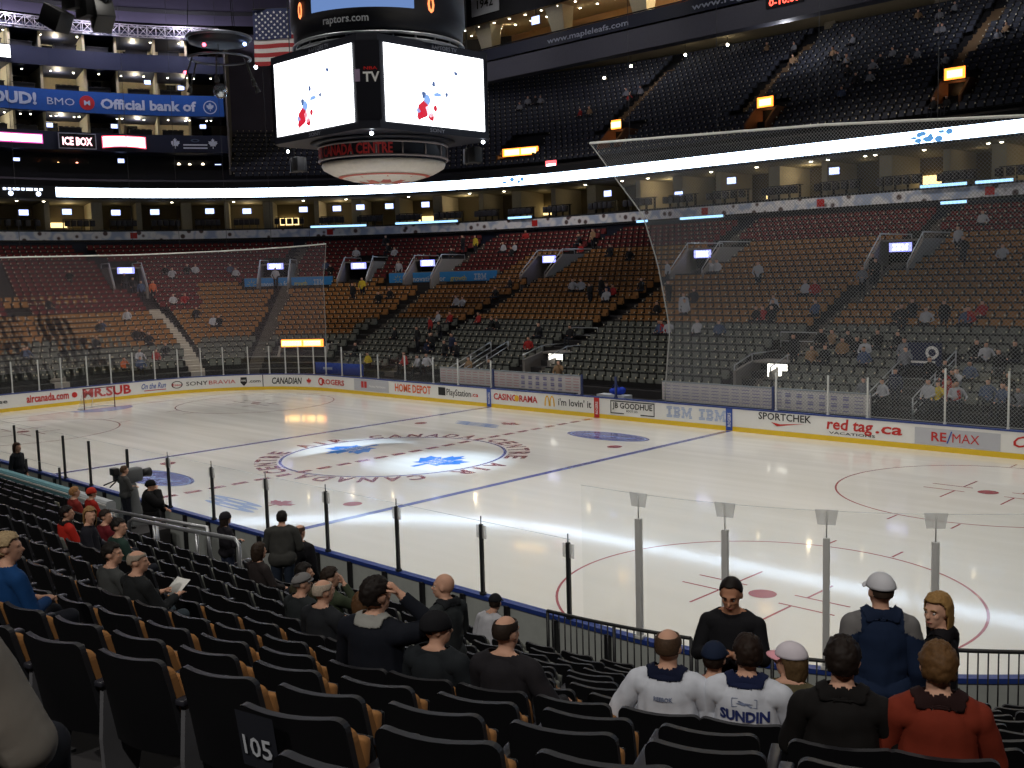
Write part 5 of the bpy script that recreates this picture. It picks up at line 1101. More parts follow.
# ---- people --------------------------------------------------------------------------------------------------------------
def C2(name, rgb, **k):
    k.setdefault('spec', .2); return C(name, *rgb, **k)
SKIN = [C2('skin_fair', (206, 160, 136), rough=.55, var=.06), C2('skin_warm', (186, 134, 106), rough=.55, var=.06), C2('skin_deep', (120, 80, 60), rough=.55, var=.06)]
def V(*a): return Vector(a)
ARMS = {   # elbow, wrist, in front of a standing body 1.75 m tall; right side, mirrored for the left
    'down': (V(.25, -.04, 1.10), V(.26, .05, .86)), 'lap': (V(.27, .06, 1.13), V(.13, .31, 1.03)), 'front': (V(.26, .05, 1.12), V(.07, .27, 1.12)),
    'face': (V(.27, .20, 1.25), V(.08, .15, 1.52)), 'head': (V(.33, .16, 1.40), V(.15, .08, 1.62)), 'pocket': (V(.30, -.05, 1.12), V(.22, .10, .95)),
    'rail': (V(.27, .05, 1.13), V(.20, .33, 1.10)), 'wide': (V(.34, .02, 1.12), V(.30, .30, 1.05)), 'paper': (V(.26, .10, 1.12), V(.14, .36, 1.18))}
def skeleton(pose, la, ra, lean, yaw, nod, build):
    """list of (region, a, b, ra, rb, flat) plus the head matrix; x right, y the way the person faces"""
    S = []; sit = pose == 'sit'; dz = -.42 if sit else 0.0; w = build
    Rl = Matrix.Translation((0, 0, .92 + dz)) @ Matrix.Rotation(-lean, 4, 'X') @ Matrix.Translation((0, 0, -.92 - dz))
    def up(p): return (Rl @ Vector((p[0], p[1], p[2] + dz)))
    add = lambda *q: S.append(q)
    add('pelvis', V(-.07*w, 0, .95 + dz), V(.07*w, 0, .95 + dz), .125*w, .125*w, (1, .9))
    add('torso', up((0, 0, .98)), up((0, .0, 1.15)), .135*w, .14*w, (1.12, .85)); add('torso', up((0, 0, 1.12)), up((0, -.015, 1.34)), .145*w, .135*w, (1.22, .82))
    add('torso', up((-.14*w, -.015, 1.385)), up((.14*w, -.015, 1.385)), .07*w, .07*w, (1, 1)); add('torso', up((0, -.01, 1.40)), up((0, -.005, 1.46)), .10*w, .06, (1.2, .8))
    for s in (-1, 1): add('torso', up((.02*s, -.03, 1.475)), up((.125*s*w, -.025, 1.415)), .045, .05, (1, 1))
    add('neck', up((0, -.005, 1.43)), up((0, .01, 1.55)), .060, .056, (1, 1))
    for s, mode in ((-1, la), (1, ra)):
        e, q = ARMS[mode] if isinstance(mode, str) else mode
        sh = up((.185*s*w, -.015, 1.385)); el = up((e.x*s*w, e.y, e.z)); wr = up((q.x*s, q.y, q.z))
        add('uarm', sh, el, .056*w, .045*w, (1, 1)); add('farm', el, wr, .045*w, .03, (1, 1))
        t = (wr - el).normalized(); hd = wr + t*.085; add('hand', wr, hd, .03, .036, (1.0, .62))
        S.append(('HAND', s, wr, hd, t, mode))
    for s in (-1, 1):
        hp = V(.095*s*w, 0, .92 + dz)
        if sit: kn, an, to = V(.13*s, .43, .53), V(.12*s, .46, .10), V(.13*s, .60, .045)
        else: kn, an, to = V(.10*s, .03, .50), V(.105*s, -.02, .09), V(.12*s, .14, .045)
        add('thigh', hp, kn, .088*w, .062*w, (1, 1)); add('shin', kn, an, .058*w, .04, (1, 1)); add('foot', an, to, .045, .04, (1, .8))
    hc = up((0, .02, 1.615)); Mh = Matrix.Translation(hc) @ Matrix.Rotation(yaw, 4, 'Z') @ Matrix.Rotation(-nod - lean*.3, 4, 'X')
    return S, Mh
def limb(mb, a, b, ra, rb, flat, n=12):
    """closed tapering capsule"""
    a, b = Vector(a), Vector(b); w = (b - a); L_ = w.length; w.normalize()
    e1 = V(1, 0, 0) - w*w.x
    if e1.length < .3: e1 = V(0, 1, 0) - w*w.y
    e1.normalize(); e2 = w.cross(e1); rows = []
    prof = [(-ra*math.cos(t), ra*math.sin(t)) for t in (.25, .7, 1.15)] + [(L_*k/4, ra + (rb - ra)*k/4) for k in range(5)] + [(L_ + rb*math.cos(t), rb*math.sin(t)) for t in (1.15, .7, .25)]
    for h, r in prof: rows.append([a + w*h + e1*(r*flat[0]*math.cos(2*PI*k/n)) + e2*(r*flat[1]*math.sin(2*PI*k/n)) for k in range(n)])
    v = [a - w*ra] + [p for r in rows for p in r] + [b + w*rb]; f = []
    for k in range(n):
        f.append((0, 1 + (k+1) % n, 1 + k))
        for i in range(len(rows) - 1): f.append((1 + i*n + k, 1 + i*n + (k+1) % n, 1 + (i+1)*n + (k+1) % n, 1 + (i+1)*n + k))
        q = 1 + (len(rows) - 1)*n; f.append((len(v) - 1, q + k, q + (k+1) % n))
    mb.add(v, f, 0, True)
def head_shape(mb, Mh):
    b = lambda c, r, n=16, m=12: mb.ball(Mh @ Vector(c), r, 0, n, m, Mh.to_3x3().to_4x4())
    b((0, -.012, .022), (.077, .097, .098)); b((0, .022, -.045), (.060, .072, .072)); b((0, .06, -.088), (.032, .03, .026))
    b((0, .075, .025), (.055, .022, .018))                                                         # brow
    b((-.032, .062, -.02), (.026, .025, .022)); b((.032, .062, -.02), (.026, .025, .022))          # cheeks
    b((0, .105, -.022), (.016, .022, .016)); b((0, .094, .0), (.011, .014, .03))                    # nose
    b((0, .088, -.056), (.026, .013, .008)); b((0, .086, -.069), (.022, .013, .008))                # lips
    for s in (-1, 1): b((s*.078, -.005, -.005), (.011, .022, .032), 10, 8)                          # ears
def remeshed(mb, vox, sm):
    o = mb.build('tmp_body', SKIN[0]); r = o.modifiers.new('r', 'REMESH'); r.mode = 'VOXEL'; r.voxel_size = vox; r.use_smooth_shade = True
    q = o.modifiers.new('s', 'SMOOTH'); q.iterations = sm; q.factor = .5
    me = bpy.data.meshes.new_from_object(o.evaluated_get(bpy.context.evaluated_depsgraph_get())); old = o.data
    bpy.data.objects.remove(o); bpy.data.meshes.remove(old); return me
def regions(S, Mh, co):
    """nearest limb of every point"""
    names = []; D = []
    for q in S:
        if q[0] == 'HAND': continue
        a = np.array(q[1]); w = np.array(q[2]) - a; L_ = w @ w
        t = np.clip(((co - a) @ w)/L_, 0, 1); r = q[3] + (q[4] - q[3])*t
        D.append(np.linalg.norm(co - a - t[:, None]*w, axis=1) - r*max(q[5])); names.append(q[0])
    hc = np.array(Mh.translation); D.append(np.linalg.norm((co - hc)/np.array((.8, 1, 1.1)), axis=1) - .10); names.append('head')
    return np.array(names)[np.argmin(np.array(D), axis=0)]
def fingers(mb, S):
    for q in S:
        if q[0] != 'HAND': continue
        _, s, wr, hd, t, mode = q
        side = t.cross(V(0, 0, 1)); side = side.normalized() if side.length > .2 else V(1, 0, 0); nrm = side.cross(t).normalized()
        curl = -.5 if mode != 'down' else -.3
        for k, (o, L_) in enumerate(((-.027, .066), (-.009, .078), (.009, .082), (.027, .072))):
            a = hd - t*.01 + side*o; b = a + (t + nrm*curl*.4).normalized()*L_*.5; c = b + (t*.7 + nrm*curl).normalized()*L_*.5
            mb.tube([a, b, c], [.0095, .0088, .0070], 6)
        m = wr + t*.03 + side*s*-.03; mb.tube([m, m + (t*.6 - side*s*.8).normalized()*.035, m + (t*.9 - side*s*.6 + nrm*curl*.5).normalized()*.072], [.012, .0105, .008], 6)
def wear(me, keep, off, name, m, parent, wrinkle=.004, seed=0, cuff=None):
    """cloth that follows the body: the chosen faces moved outwards, with a turned edge"""
    n = len(me.vertices); co = np.empty(n*3); me.vertices.foreach_get('co', co); co = co.reshape(-1, 3)
    no = np.empty(n*3); me.vertices.foreach_get('normal', no); no = no.reshape(-1, 3)
    F = [p.vertices[:] for p in me.polygons if all(keep[i] for i in p.vertices)]
    if not F: return None
    used = sorted({i for f in F for i in f}); ix = {i: k for k, i in enumerate(used)}
    v = []
    for i in used:
        p = Vector(co[i]); w = wrinkle*(noise.noise(p*9 + V(seed, 0, 0)) + .6*noise.noise(V(p.x*16, p.y*16, p.z*5 + seed)))
        v.append(p + Vector(no[i])*(off[i] if hasattr(off, '__len__') else off) + Vector(no[i])*w)
    b = MB(); b.add(v, [tuple(ix[i] for i in f) for f in F], 0, True)
    o = b.build(name, m if isinstance(m, list) else [m], parent)
    sd = o.modifiers.new('turned_edge', 'SOLIDIFY'); sd.thickness = .008; sd.offset = -1
    return o
def hair_cut(style, Mh, m, parent, seed=0, hat=False):
    b = MB(); nu, nv = 60, 40; keep = {}; rows = []
    rr = Vector((seed*3.1, 0, 0))
    for j in range(nv + 1):
        t = PI*j/nv; r = []
        for i in range(nu):
            p = 2*PI*i/nu; d = V(math.sin(t)*math.sin(p), math.sin(t)*math.cos(p), math.cos(t)); x, y, z = d
            front = max(0, y)
            if style == 'short': k = z > -.62 + 1.12*smooth01(min(1, max(0, (y + .15)/.75)))
            elif style == 'buzz': k = z > -.45 + 1.14*smooth01(min(1, max(0, (y + .1)/.75)))
            elif style == 'crown': k = (z > -.40 + .75*smooth01(min(1, max(0, (y + .15)/.75)))) and z < .62
            elif style == 'ring': k = z > -.55 and z < .32 and y < .35
            else: k = z > -1.1 + 1.6*smooth01(min(1, max(0, (y + .05)/.6)))
            if abs(x) > .85 and z < .03 and y > -.4 and style in ('short', 'buzz', 'crown'): k = False
            th = {'short': 1.10, 'buzz': 1.035, 'crown': 1.035, 'ring': 1.03}.get(style, 1.15)*(.95 if hat else 1)
            if style in ('short', 'long', 'bob'): th += .08*noise.noise(d*3.2 + rr) + .06*noise.noise(d*8 + rr) + .03*noise.noise(V(d.x*26, d.y*26, d.z*9) + rr)
            q = V(x*.079*th, y*.099*th - .012, z*.100*th + .022)
            if style in ('long', 'bob') and z < .1:
                q.z -= (.1 - z)*(.15 if style == 'long' else .08); q.x *= 1 + .05*(.1 - z); q.y -= .02*(.1 - z)
            r.append((Mh @ q, k))
        rows.append(r)
    v = [p for r in rows for p, k in r]; K = [k for r in rows for p, k in r]; f = []
    for j in range(nv):
        for i in range(nu):
            q = (j*nu + i, j*nu + (i+1) % nu, (j+1)*nu + (i+1) % nu, (j+1)*nu + i)
            if sum(K[a] for a in q) >= 3: f.append(q)
    b.add(v, f, 0, True); o = b.build('hair', m, parent); sd = o.modifiers.new('s', 'SOLIDIFY'); sd.thickness = .012; sd.offset = 0
    return o
def cap(kind, Mh, m, parent, back=False, m2=None):
    b = MB(); rows = []; nu = 28; lo = {'cap': .16, 'beanie': -.12, 'flat': .22}[kind]; th = 1.14 if kind != 'beanie' else 1.16
    tmax = math.acos(lo)
    for j in range(11):
        t = tmax*j/10; r = []
        for i in range(nu + 1):
            p = 2*PI*i/nu; x, y, z = math.sin(t)*math.sin(p), math.sin(t)*math.cos(p), math.cos(t); sl = 0 if kind != 'flat' else .02*y
            r.append(Mh @ V(x*.081*th, y*.101*th - .012, z*(.098 if kind != 'flat' else .085)*th + .024 + sl + (.01*noise.noise(V(x, y, z)*4) if kind == 'beanie' else 0)))
        rows.append(r)
    b.grid(rows, 0, True, True); o = b.build('cap' if kind != 'beanie' else 'knit_hat', [m], parent); sd = o.modifiers.new('s', 'SOLIDIFY'); sd.thickness = .008
    if kind != 'beanie':
        b = MB(); s = -1 if back else 1; top = []; nb = 14
        for j in range(5):
            r = []
            for i in range(nb + 1):
                p = -1.15 + 2.3*i/nb; ext = j/4*(.075 if kind == 'cap' else .035)*(math.cos(p*.95)**.6 if abs(p) < 1.5 else 0)
                r.append(Mh @ V(math.sin(p)*(.088 + ext*.5), s*(math.cos(p)*(.108 + ext)) - .012, .048 - .28*ext - .015*math.sin(p)**2))
            top.append(r)
        b.grid(top, 0, True, s > 0); q = b.build('brim', m2 or m, o); sd = q.modifiers.new('s', 'SOLIDIFY'); sd.thickness = .006
    return o
def person(label, u, d, z, face, pose='sit', la='lap', ra='lap', lean=0.0, yaw=0.0, nod=0.0, h=1.75, build=1.0, vox=.014, skin=0, top=(40, 40, 44), topname='jacket', bulk=.014,
           legs=(34, 36, 44), hair='short', hairc=(40, 30, 24), hat=None, hatc=(30, 30, 36), hatback=False, collar=None, long_sleeve=True, eyes=False, seed=0, hatm2=None, shift=0.0):
    """face: degrees turned from looking straight at the ice, anticlockwise from above"""
    k = h/1.75; x, y, a = frame(u, d)
    e = empty('person', (x, y, z), a + PI + math.radians(face)); e.scale = (k, k, k)
    tag(e, label, 'person')
    S, Mh = skeleton(pose, la, ra, lean, yaw, nod, build)
    mb = MB()
    for q in S:
        if q[0] != 'HAND': limb(mb, *q[1:])
    head_shape(mb, Mh)
    me = remeshed(mb, vox, 3)
    n = len(me.vertices); co = np.empty(n*3); me.vertices.foreach_get('co', co); co = co.reshape(-1, 3); reg = regions(S, Mh, co)
    sk = SKIN[skin]
    fb = MB(); fb.v = [tuple(c) for c in co]; fb.f = [p.vertices[:] for p in me.polygons]; fb.mi = [0]*len(fb.f); fb.sm = [True]*len(fb.f)
    fingers(fb, S)
    body = fb.build('body', sk, e)
    T = C2('cloth_%d_%d_%d' % top, top, rough=.85, var=.16, scale=14); Lg = C2('cloth_%d_%d_%d' % legs, legs, rough=.85, var=.16, scale=14)
    keepT = np.isin(reg, ['torso', 'uarm', 'farm'] if long_sleeve else ['torso', 'uarm']) | ((reg == 'pelvis') & (co[:, 2] > (.40 if pose == 'sit' else .84))) | ((reg == 'neck') & (co[:, 2] < Mh.translation.z - (.17 if collar is None else .20)))
    rel0 = co - np.array(Mh.translation) + np.array((0, .03, 0)); keepT &= ~((np.hypot(rel0[:, 0], rel0[:, 1]) < .115) & (rel0[:, 2] > -.135))
    W = [s[2] for s in S if s[0] == 'HAND']
    for w_ in W: keepT &= np.linalg.norm(co - np.array(w_), axis=1) > .035
    wear(me, np.isin(reg, ['pelvis', 'thigh', 'shin']), .008, 'trousers', Lg, e, .003, seed)
    wear(me, np.isin(reg, ['foot']), .008, 'shoe', C('dark_shoe', 26, 24, 26, rough=.6), e, 0)
    sh = wear(me, keepT, bulk, topname, T, e, .005 if bulk < .02 else .009, seed)
    if collar:
        rel = co - np.array(Mh.translation) + np.array((0, .03, 0))      # a ring round the root of the neck
        kc = (np.hypot(rel[:, 0], rel[:, 1]) < .122) & (rel[:, 2] > -.185 - .05*(rel[:, 1] > .03)) & (rel[:, 2] < -.112)
        wear(me, kc, bulk + .010, 'collar', C2('cloth_%d_%d_%d' % collar, collar, rough=.85), e, .002, seed)
    if hair != 'none': hair_cut(hair, Mh, C2('hair_%d_%d_%d' % hairc, hairc, rough=.6, var=.45, scale=70), e, seed, bool(hat))
    if hat: cap(hat, Mh, C2('cloth_%d_%d_%d' % hatc, hatc, rough=.85), e, hatback, C2('cloth_%d_%d_%d' % hatm2, hatm2, rough=.85) if hatm2 else None)
    if eyes:
        for s in (-1, 1):
            b = MB(); b.ball(Mh @ V(s*.031, .078, .004), .0105, 0, 10, 8); o = b.build('eye', C('eye_white', 210, 205, 200, rough=.3), e)
            b = MB(); b.ball(Mh @ V(s*.031, .0862, .004), .0052, 0, 8, 6); b.build('iris', C('dark_iris', 30, 22, 18, rough=.3), o)
            b = MB(); b.tube([Mh @ V(s*.014, .095, .026), Mh @ V(s*.032, .094, .032), Mh @ V(s*.052, .082, .026)], [.004, .005, .003], 6); b.build('eyebrow', C2('hair_%d_%d_%d' % hairc, hairc), e)
        b = MB(); b.tube([Mh @ V(-.024, .093, -.062), Mh @ V(0, .1, -.061), Mh @ V(.024, .093, -.062)], [.003, .0055, .003], 6); b.build('mouth', C('lip', 150, 84, 76, rough=.5), e)
    me2 = me; e['_s'] = 0; del e['_s']
    return e, sh, S, Mh, me2, reg, co
# far spectators: where along the bowl, distance from the boards, colour of the top, standing
FAR = [(70.53,17.28,'k',1),(70.17,16.4,'k',1),(69.78,15.52,'b',1),(71.64,11.12,'w',0),(74.18,9.36,'b',0),(74.41,9.36,'k',0),(72.0,7.6,'k',0),(71.52,7.6,'k',0),(71.17,6.72,'k',0),(76.09,6.72,'k',0),(81.29,5.84,'k',0),(81.06,5.84,'b',0),(67.87,19.92,'k',0),(67.53,19.04,'w',0),(66.62,19.92,'k',0),(66.15,19.92,'w',0),(64.11,19.92,'b',0),(63.75,19.04,'w',0),(67.91,13.76,'w',0),(67.09,13.76,'r',0),(66.44,11.12,'k',0),(65.17,9.36,'w',0),(64.67,9.36,'k',0),(73.3,4.08,'w',0),(71.49,4.08,'r',0),(75.76,3.2,'o',0),(73.94,2.3,'b',0),(70.12,4.96,'k',0),(73.39,19.04,'k',0),(76.25,13.76,'k',0),(69.03,15.52,'o',1),(58.34,19.92,'b',0),(57.88,19.04,'k',0),(56.96,22.56,'w',0),(53.11,18.16,'w',1),(55.22,23.44,'k',0),(55.72,25.2,'k',0),(54.66,22.56,'w',0),(50.83,21.68,'k',0),(50.72,23.44,'k',1),(49.95,23.44,'y',1),(47.82,22.56,'w',0),(47.07,22.56,'w',0),(54.52,14.64,'y',1),(54.92,13.76,'k',1),(61.14,17.28,'w',1),(52.5,12.88,'k',0),(52.01,13.76,'k',0),(44.8,12.0,'w',0),(44.18,12.0,'w',0),(42.78,7.6,'r',1),(43.87,9.36,'w',0),(42.64,9.36,'r',0),(40.83,6.72,'k',1),(42.08,5.84,'k',1),(39.66,4.96,'k',1),(37.73,4.96,'n',1),(36.4,4.08,'k',1),(40.81,5.84,'k',0),(40.02,4.96,'n',0),(37.46,4.08,'k',1),(37.63,8.48,'k',0),(37.18,8.48,'k',0),(39.8,9.36,'r',0),(42.54,13.76,'k',0),(42.79,15.52,'k',0),(45.9,6.72,'k',0),(47.69,4.08,'k',0),(43.78,2.32,'y',0),(40.31,3.2,'r',0),(38.75,2.3,'w',0),(37.9,2.3,'w',0),(34.1,2.3,'t',0),(32.32,2.3,'k',0),(40.01,2.3,'r',0),(47.5,25.2,'r',0),(42.8,23.44,'k',0),(41.44,23.44,'t',1),(41.19,21.68,'r',0),(37.61,20.8,'k',0),(35.18,19.92,'k',0),(32.97,12.88,'k',1),(32.74,13.76,'k',1),(32.28,13.76,'n',0),(31.74,13.76,'r',0),(31.58,12.88,'w',0),(35.96,14.64,'w',0),(35.22,14.64,'w',0),(30.11,14.64,'k',0),(26.32,11.12,'k',0),(29.35,16.4,'w',1),(26.73,12.88,'k',1),(24.42,11.12,'w',1),(24.35,11.12,'w',0),(23.59,8.48,'w',0),(24.07,8.48,'r',0),(24.21,8.48,'b',0),(21.67,8.48,'w',0),(20.29,8.48,'b',0),(26.17,17.28,'w',0),(26.6,17.28,'w',0),(22.14,15.52,'w',1),(24.9,12.88,'k',0),(18.65,10.24,'r',0),(19.05,10.24,'k',0),(31.92,5.84,'r',0),(32.65,7.6,'k',0),(30.14,7.6,'k',0),(46.87,21.68,'k',0),(26.96,2.3,'t',0),(18.07,13.76,'w',0),(17.51,13.76,'r',0),(16.04,11.12,'b',0),(19.03,12.0,'w',0),(18.58,11.12,'k',0),(18.13,10.24,'k',0),(14.36,5.84,'k',1),(15.18,14.64,'g',1),(15.4,16.4,'k',1),(14.82,15.52,'k',1),(12.13,19.92,'w',1),(11.16,18.16,'k',1),(12.11,23.44,'w',0),(10.63,9.36,'k',1),(10.85,11.12,'k',0),(9.81,10.24,'w',0),(8.95,10.24,'k',1),(7.52,11.12,'r',0),(7.79,10.24,'r',0),(7.95,10.24,'b',0),(9.13,18.16,'w',0),(11.19,10.24,'k',0),(13.85,7.6,'k',0),(13.27,7.6,'t',0),(12.45,7.6,'k',0),(12.31,6.72,'t',0),(12.72,5.84,'k',0),(13.42,5.84,'t',0),(11.19,6.72,'w',0),(10.98,7.6,'k',0),(10.81,5.84,'b',0),(9.3,6.72,'g',0),(8.86,5.84,'g',0),(5.73,6.72,'w',0),(6.11,6.72,'k',0),(6.41,4.08,'k',1),(6.41,4.08,'r',0),(6.08,4.08,'k',0),(5.9,4.08,'w',0),(7.42,4.96,'k',0),(4.56,4.96,'k',1),(3.89,4.08,'k',0),(4.35,3.2,'b',0),(6.61,2.32,'w',0),(6.21,2.3,'y',0),(5.49,2.3,'w',0),(5.56,2.32,'r',0),(5.9,3.2,'r',0),(3.49,2.32,'k',0),(3.12,2.3,'g',0),(9.42,2.3,'g',0),(8.57,2.3,'w',0),(8.02,2.3,'n',1),(3.66,2.3,'b',0),(11.58,6.72,'k',0),(9.99,7.6,'k',0),(4.51,6.72,'k',0),(5.72,4.96,'b',0)]
FARUP = [(46.17,37.95,'w'),(45.78,37.1,'r'),(45.5,37.95,'w'),(45.77,37.1,'k'),(27.42,37.1,'t'),(26.53,35.4,'k'),(27.4,37.1,'w'),(28.74,37.95,'k'),(29.43,38.8,'t'),(28.62,40.5,'w'),(28.56,37.95,'w'),(24.54,35.4,'w'),(23.83,37.1,'w'),(24.34,36.25,'k'),(21.94,35.4,'t'),(21.6,36.25,'w'),(18.89,34.55,'w'),(21.52,39.65,'w'),(21.24,39.65,'w'),(16.11,37.95,'t'),(16.37,37.1,'w'),(22.5,42.2,'w'),(21.67,43.05,'w'),(24.52,43.05,'t'),(25.25,32.0,'b'),(25.0,33.7,'k'),(23.92,33.7,'w'),(50.94,38.8,'w'),(50.58,38.8,'k'),(50.36,38.8,'w'),(51.16,37.95,'w'),(47.7,35.4,'r'),(47.26,35.4,'t'),(34.23,41.35,'w'),(37.27,42.2,'t'),(32.92,38.8,'t'),(16.37,28.6,'k'),(17.2,28.6,'k')]
build_seats()
made = {}
for nm, u, r, o in NEAR:
    o = dict(o); d = row_d(r) - .14; face = o.pop('face', 0); o.setdefault('seed', len(made))
    made[nm] = person(u=u, d=d, z=zb(row_d(r)), face=face, **o)
def on_back(shirt, pts_fn):
    """letters laid on the back of a shirt: x runs to the right for someone behind, z up"""
    bt = BVHTree.FromPolygons([v.co for v in shirt.data.vertices], [p.vertices[:] for p in shirt.data.polygons])
    def fn(x, y, lift=.006):
        h = bt.ray_cast(Vector((x, -1.5, y)), Vector((0, 1, 0)))
        return (x, (h[0].y if h[0] else -.2) - lift, y)
    return fn
jb = C('jersey_navy', 30, 44, 104, rough=.8); jg = C('jersey_grey_blue', 120, 130, 158, rough=.8)
e, sh = made['sundin'][:2]; fn = on_back(sh, None)
def fine(text, w, h, z, m, name, bold=.03):
    v, f, wd = glyphs(text, bold); b = bmesh.new(); vs = [b.verts.new((a*w/wd, c*h, 0)) for a, c in v]
    for q in f:
        try: b.faces.new([vs[i] for i in q])
        except ValueError: pass
    bmesh.ops.subdivide_edges(b, edges=[g for g in b.edges if g.calc_length() > .03], cuts=2); bmesh.ops.triangulate(b, faces=b.faces); b.verts.index_update()
    mb = MB(); mb.add([fn(q.co.x, z + q.co.y) for q in b.verts], [tuple(t.index for t in g.verts) for g in b.faces]); b.free(); return mb.build(name, m, sh)
fine('SUNDIN', .30, .065, .835, jb, 'name_lettering', .06)
mb = MB(); mb.add([fn(x, z) for x, z in ((-.055, .945), (.01, .952), (.055, .945), (.0, .935))], [(0, 1, 2, 3)]); mb.add([fn(x, z) for x, z in ((-.03, .962), (.05, .93), (.04, .925), (-.04, .955))], [(0, 1, 2, 3)])
for a, b in (((-.075, .92), (.075, .924)), ((-.075, .97), (.075, .974)), ((-.077, .92), (-.073, .97)), ((.073, .92), (.077, .97))): mb.add([fn(*p) for p in ((a[0], a[1]), (b[0], a[1]), (b[0], b[1]), (a[0], b[1]))], [(0, 1, 2, 3)])
mb.build('jersey_emblem', jg, sh)
e, sh = made['bald'][:2]; fn = on_back(sh, None); fine('REEBOK', .12, .028, .905, jg, 'jersey_mark', .05)
# sheet of paper held by the reading man
e = made['paper'][0]; w = [s for s in made['paper'][2] if s[0] == 'HAND']
def sheet(owner, S, label, w_, h_, off=(0, .03, .04), tilt=.9, name='paper_sheet'):
    H = [s for s in S if s[0] == 'HAND']; c = (H[0][3] + H[1][3])/2; b = MB()
    b.grid([[Vector((w_*(i/4 - .5), .01*math.sin(i*1.2), h_*(j/2 - .5))) for i in range(5)] for j in range(3)])
    o = b.build(name, C('paper_white', 226, 226, 222, rough=.7)); bpy.context.view_layer.update()
    o.matrix_world = Matrix.Translation(owner.location) @ Matrix.Rotation(owner.rotation_euler.z, 4, 'Z') @ Matrix.Scale(owner.scale.x, 4) @ Matrix.Translation(c + Vector(off)) @ Matrix.Rotation(-tilt, 4, 'X')
    sd = o.modifiers.new('t', 'SOLIDIFY'); sd.thickness = .002
    tag(o, label, 'paper'); return o
sheet(made['paper'][0], made['paper'][2], 'white sheet of paper held by the balding man', .26, .22)
# standing people
def stand(label, u, d, z, face, **k): return person(label, u, d, z, face, pose='stand', **k)
P1 = stand('dark-haired man in a black polo shirt standing and writing, facing the camera', 169.53, 8.39, 3.09, 178, la=(V(.25, .05, 1.15), V(.06, .27, 1.24)), ra=(V(.25, .05, 1.15), V(.05, .27, 1.25)), nod=.35, h=1.80, vox=.009, top=(24, 24, 28), topname='polo_shirt', hair='buzz', hairc=(28, 22, 20), eyes=True, build=.98, bulk=.012, skin=1)
o = sheet(P1[0], P1[2], 'small white order pad in the hands of the man in black', .10, .14, (.02, .045, .03), 1.0, 'order_pad')
mb = MB(); mb.add([(-.21, .0, 0)], []); 
bt = BVHTree.FromPolygons([v.co for v in P1[1].data.vertices], [p.vertices[:] for p in P1[1].data.polygons]); mb = MB(); q = []
for x, z in ((-.135, 1.275), (-.065, 1.275), (-.065, 1.305), (-.135, 1.305)):
    h_ = bt.ray_cast(Vector((x, 1, z)), Vector((0, -1, 0))); q.append((x, (h_[0].y if h_[0] else .15) + .006, z))
mb.add(q, [(0, 1, 2, 3)]); mb.build('name_badge', C('grey_badge', 84, 86, 92, rough=.5), P1[1])
P2 = stand('man in a blue jacket and white cap standing with his back turned', 170.81, 8.95, 3.42, 6, la='down', ra='down', h=1.72, vox=.010, top=(26, 40, 66), collar=(26, 38, 62), bulk=.035, hair='buzz', hairc=(60, 48, 40), hat='cap', hatc=(206, 206, 212), build=.96, yaw=.25)
sh = P2[1]; sh.data.materials.append(C('jacket_grey', 108, 106, 106, rough=.85))
for p in sh.data.polygons:
    c = p.center
    if abs(c.x) > .14 and c.z > 1.375 - (abs(c.x) - .14)*.5: p.material_index = 1
P3 = stand('woman with shoulder-length blonde hair and black coat, looking back to the left', 171.32, 8.43, 3.09, 62, la='rail', ra='lap', h=1.78, vox=.009, top=(28, 26, 30), topname='coat', bulk=.02, hair='long', hairc=(150, 116, 70), eyes=True, yaw=1.35, build=.84, collar=(28, 26, 30))
stand('bald man in a dark grey jacket standing in the rows, looking left', 166.54, 8.46, 3.09, 75, la='front', ra='lap', h=1.60, vox=.012, top=(48, 52, 54), bulk=.02, collar=(36, 38, 42), hair='none', yaw=.6, eyes=True, build=.95)
stand('man in a dark grey sweater leaning left beside another standing man', 157.79, 4.50, 1.79, 50, la='front', ra='front', lean=.3, h=1.72, top=(58, 58, 56), topname='sweater', hair='short', hairc=(28, 24, 22), legs=(40, 48, 62), build=1.1, bulk=.025)
stand('balding man in a black jacket standing behind the leaning man in grey', 157.14, 3.72, 1.13, 20, la='front', ra='down', h=1.92, top=(28, 28, 32), hair='crown', hairc=(70, 50, 40), build=1.05, bulk=.02)
X = UD(9.49, -15.16)
stand('person in a long black coat with a hand to the face near the television camera', X[0], X[1], .72, -30, la='lap', ra='face', h=1.84, top=(16, 16, 18), topname='coat', bulk=.06, hair='buzz', hat='beanie', hatc=(16, 16, 18), hairc=(16, 14, 14), legs=(16, 16, 18), build=1.15)
stand('person in a dark hooded jacket standing at the rink-side boards', 154.43, 3.57, 1.13, 0, la='front', ra='front', h=1.72, top=(38, 36, 42), bulk=.02, hat='beanie', hatc=(34, 32, 38), hair='long', hairc=(44, 34, 30), legs=(40, 46, 64), build=.9)
stand('person in a dark suit standing at the glass on the far left', 140.2, 2.12, .72, -60, la='down', ra='down', h=1.94, top=(24, 26, 32), hair='long', hairc=(56, 38, 28), legs=(22, 24, 30), build=.95)
stand('camera operator in grey behind the television camera', 145.05, 1.15, .6, 0, la='front', ra='front', h=1.75, top=(76, 76, 76), hair='short', hairc=(80, 60, 44))
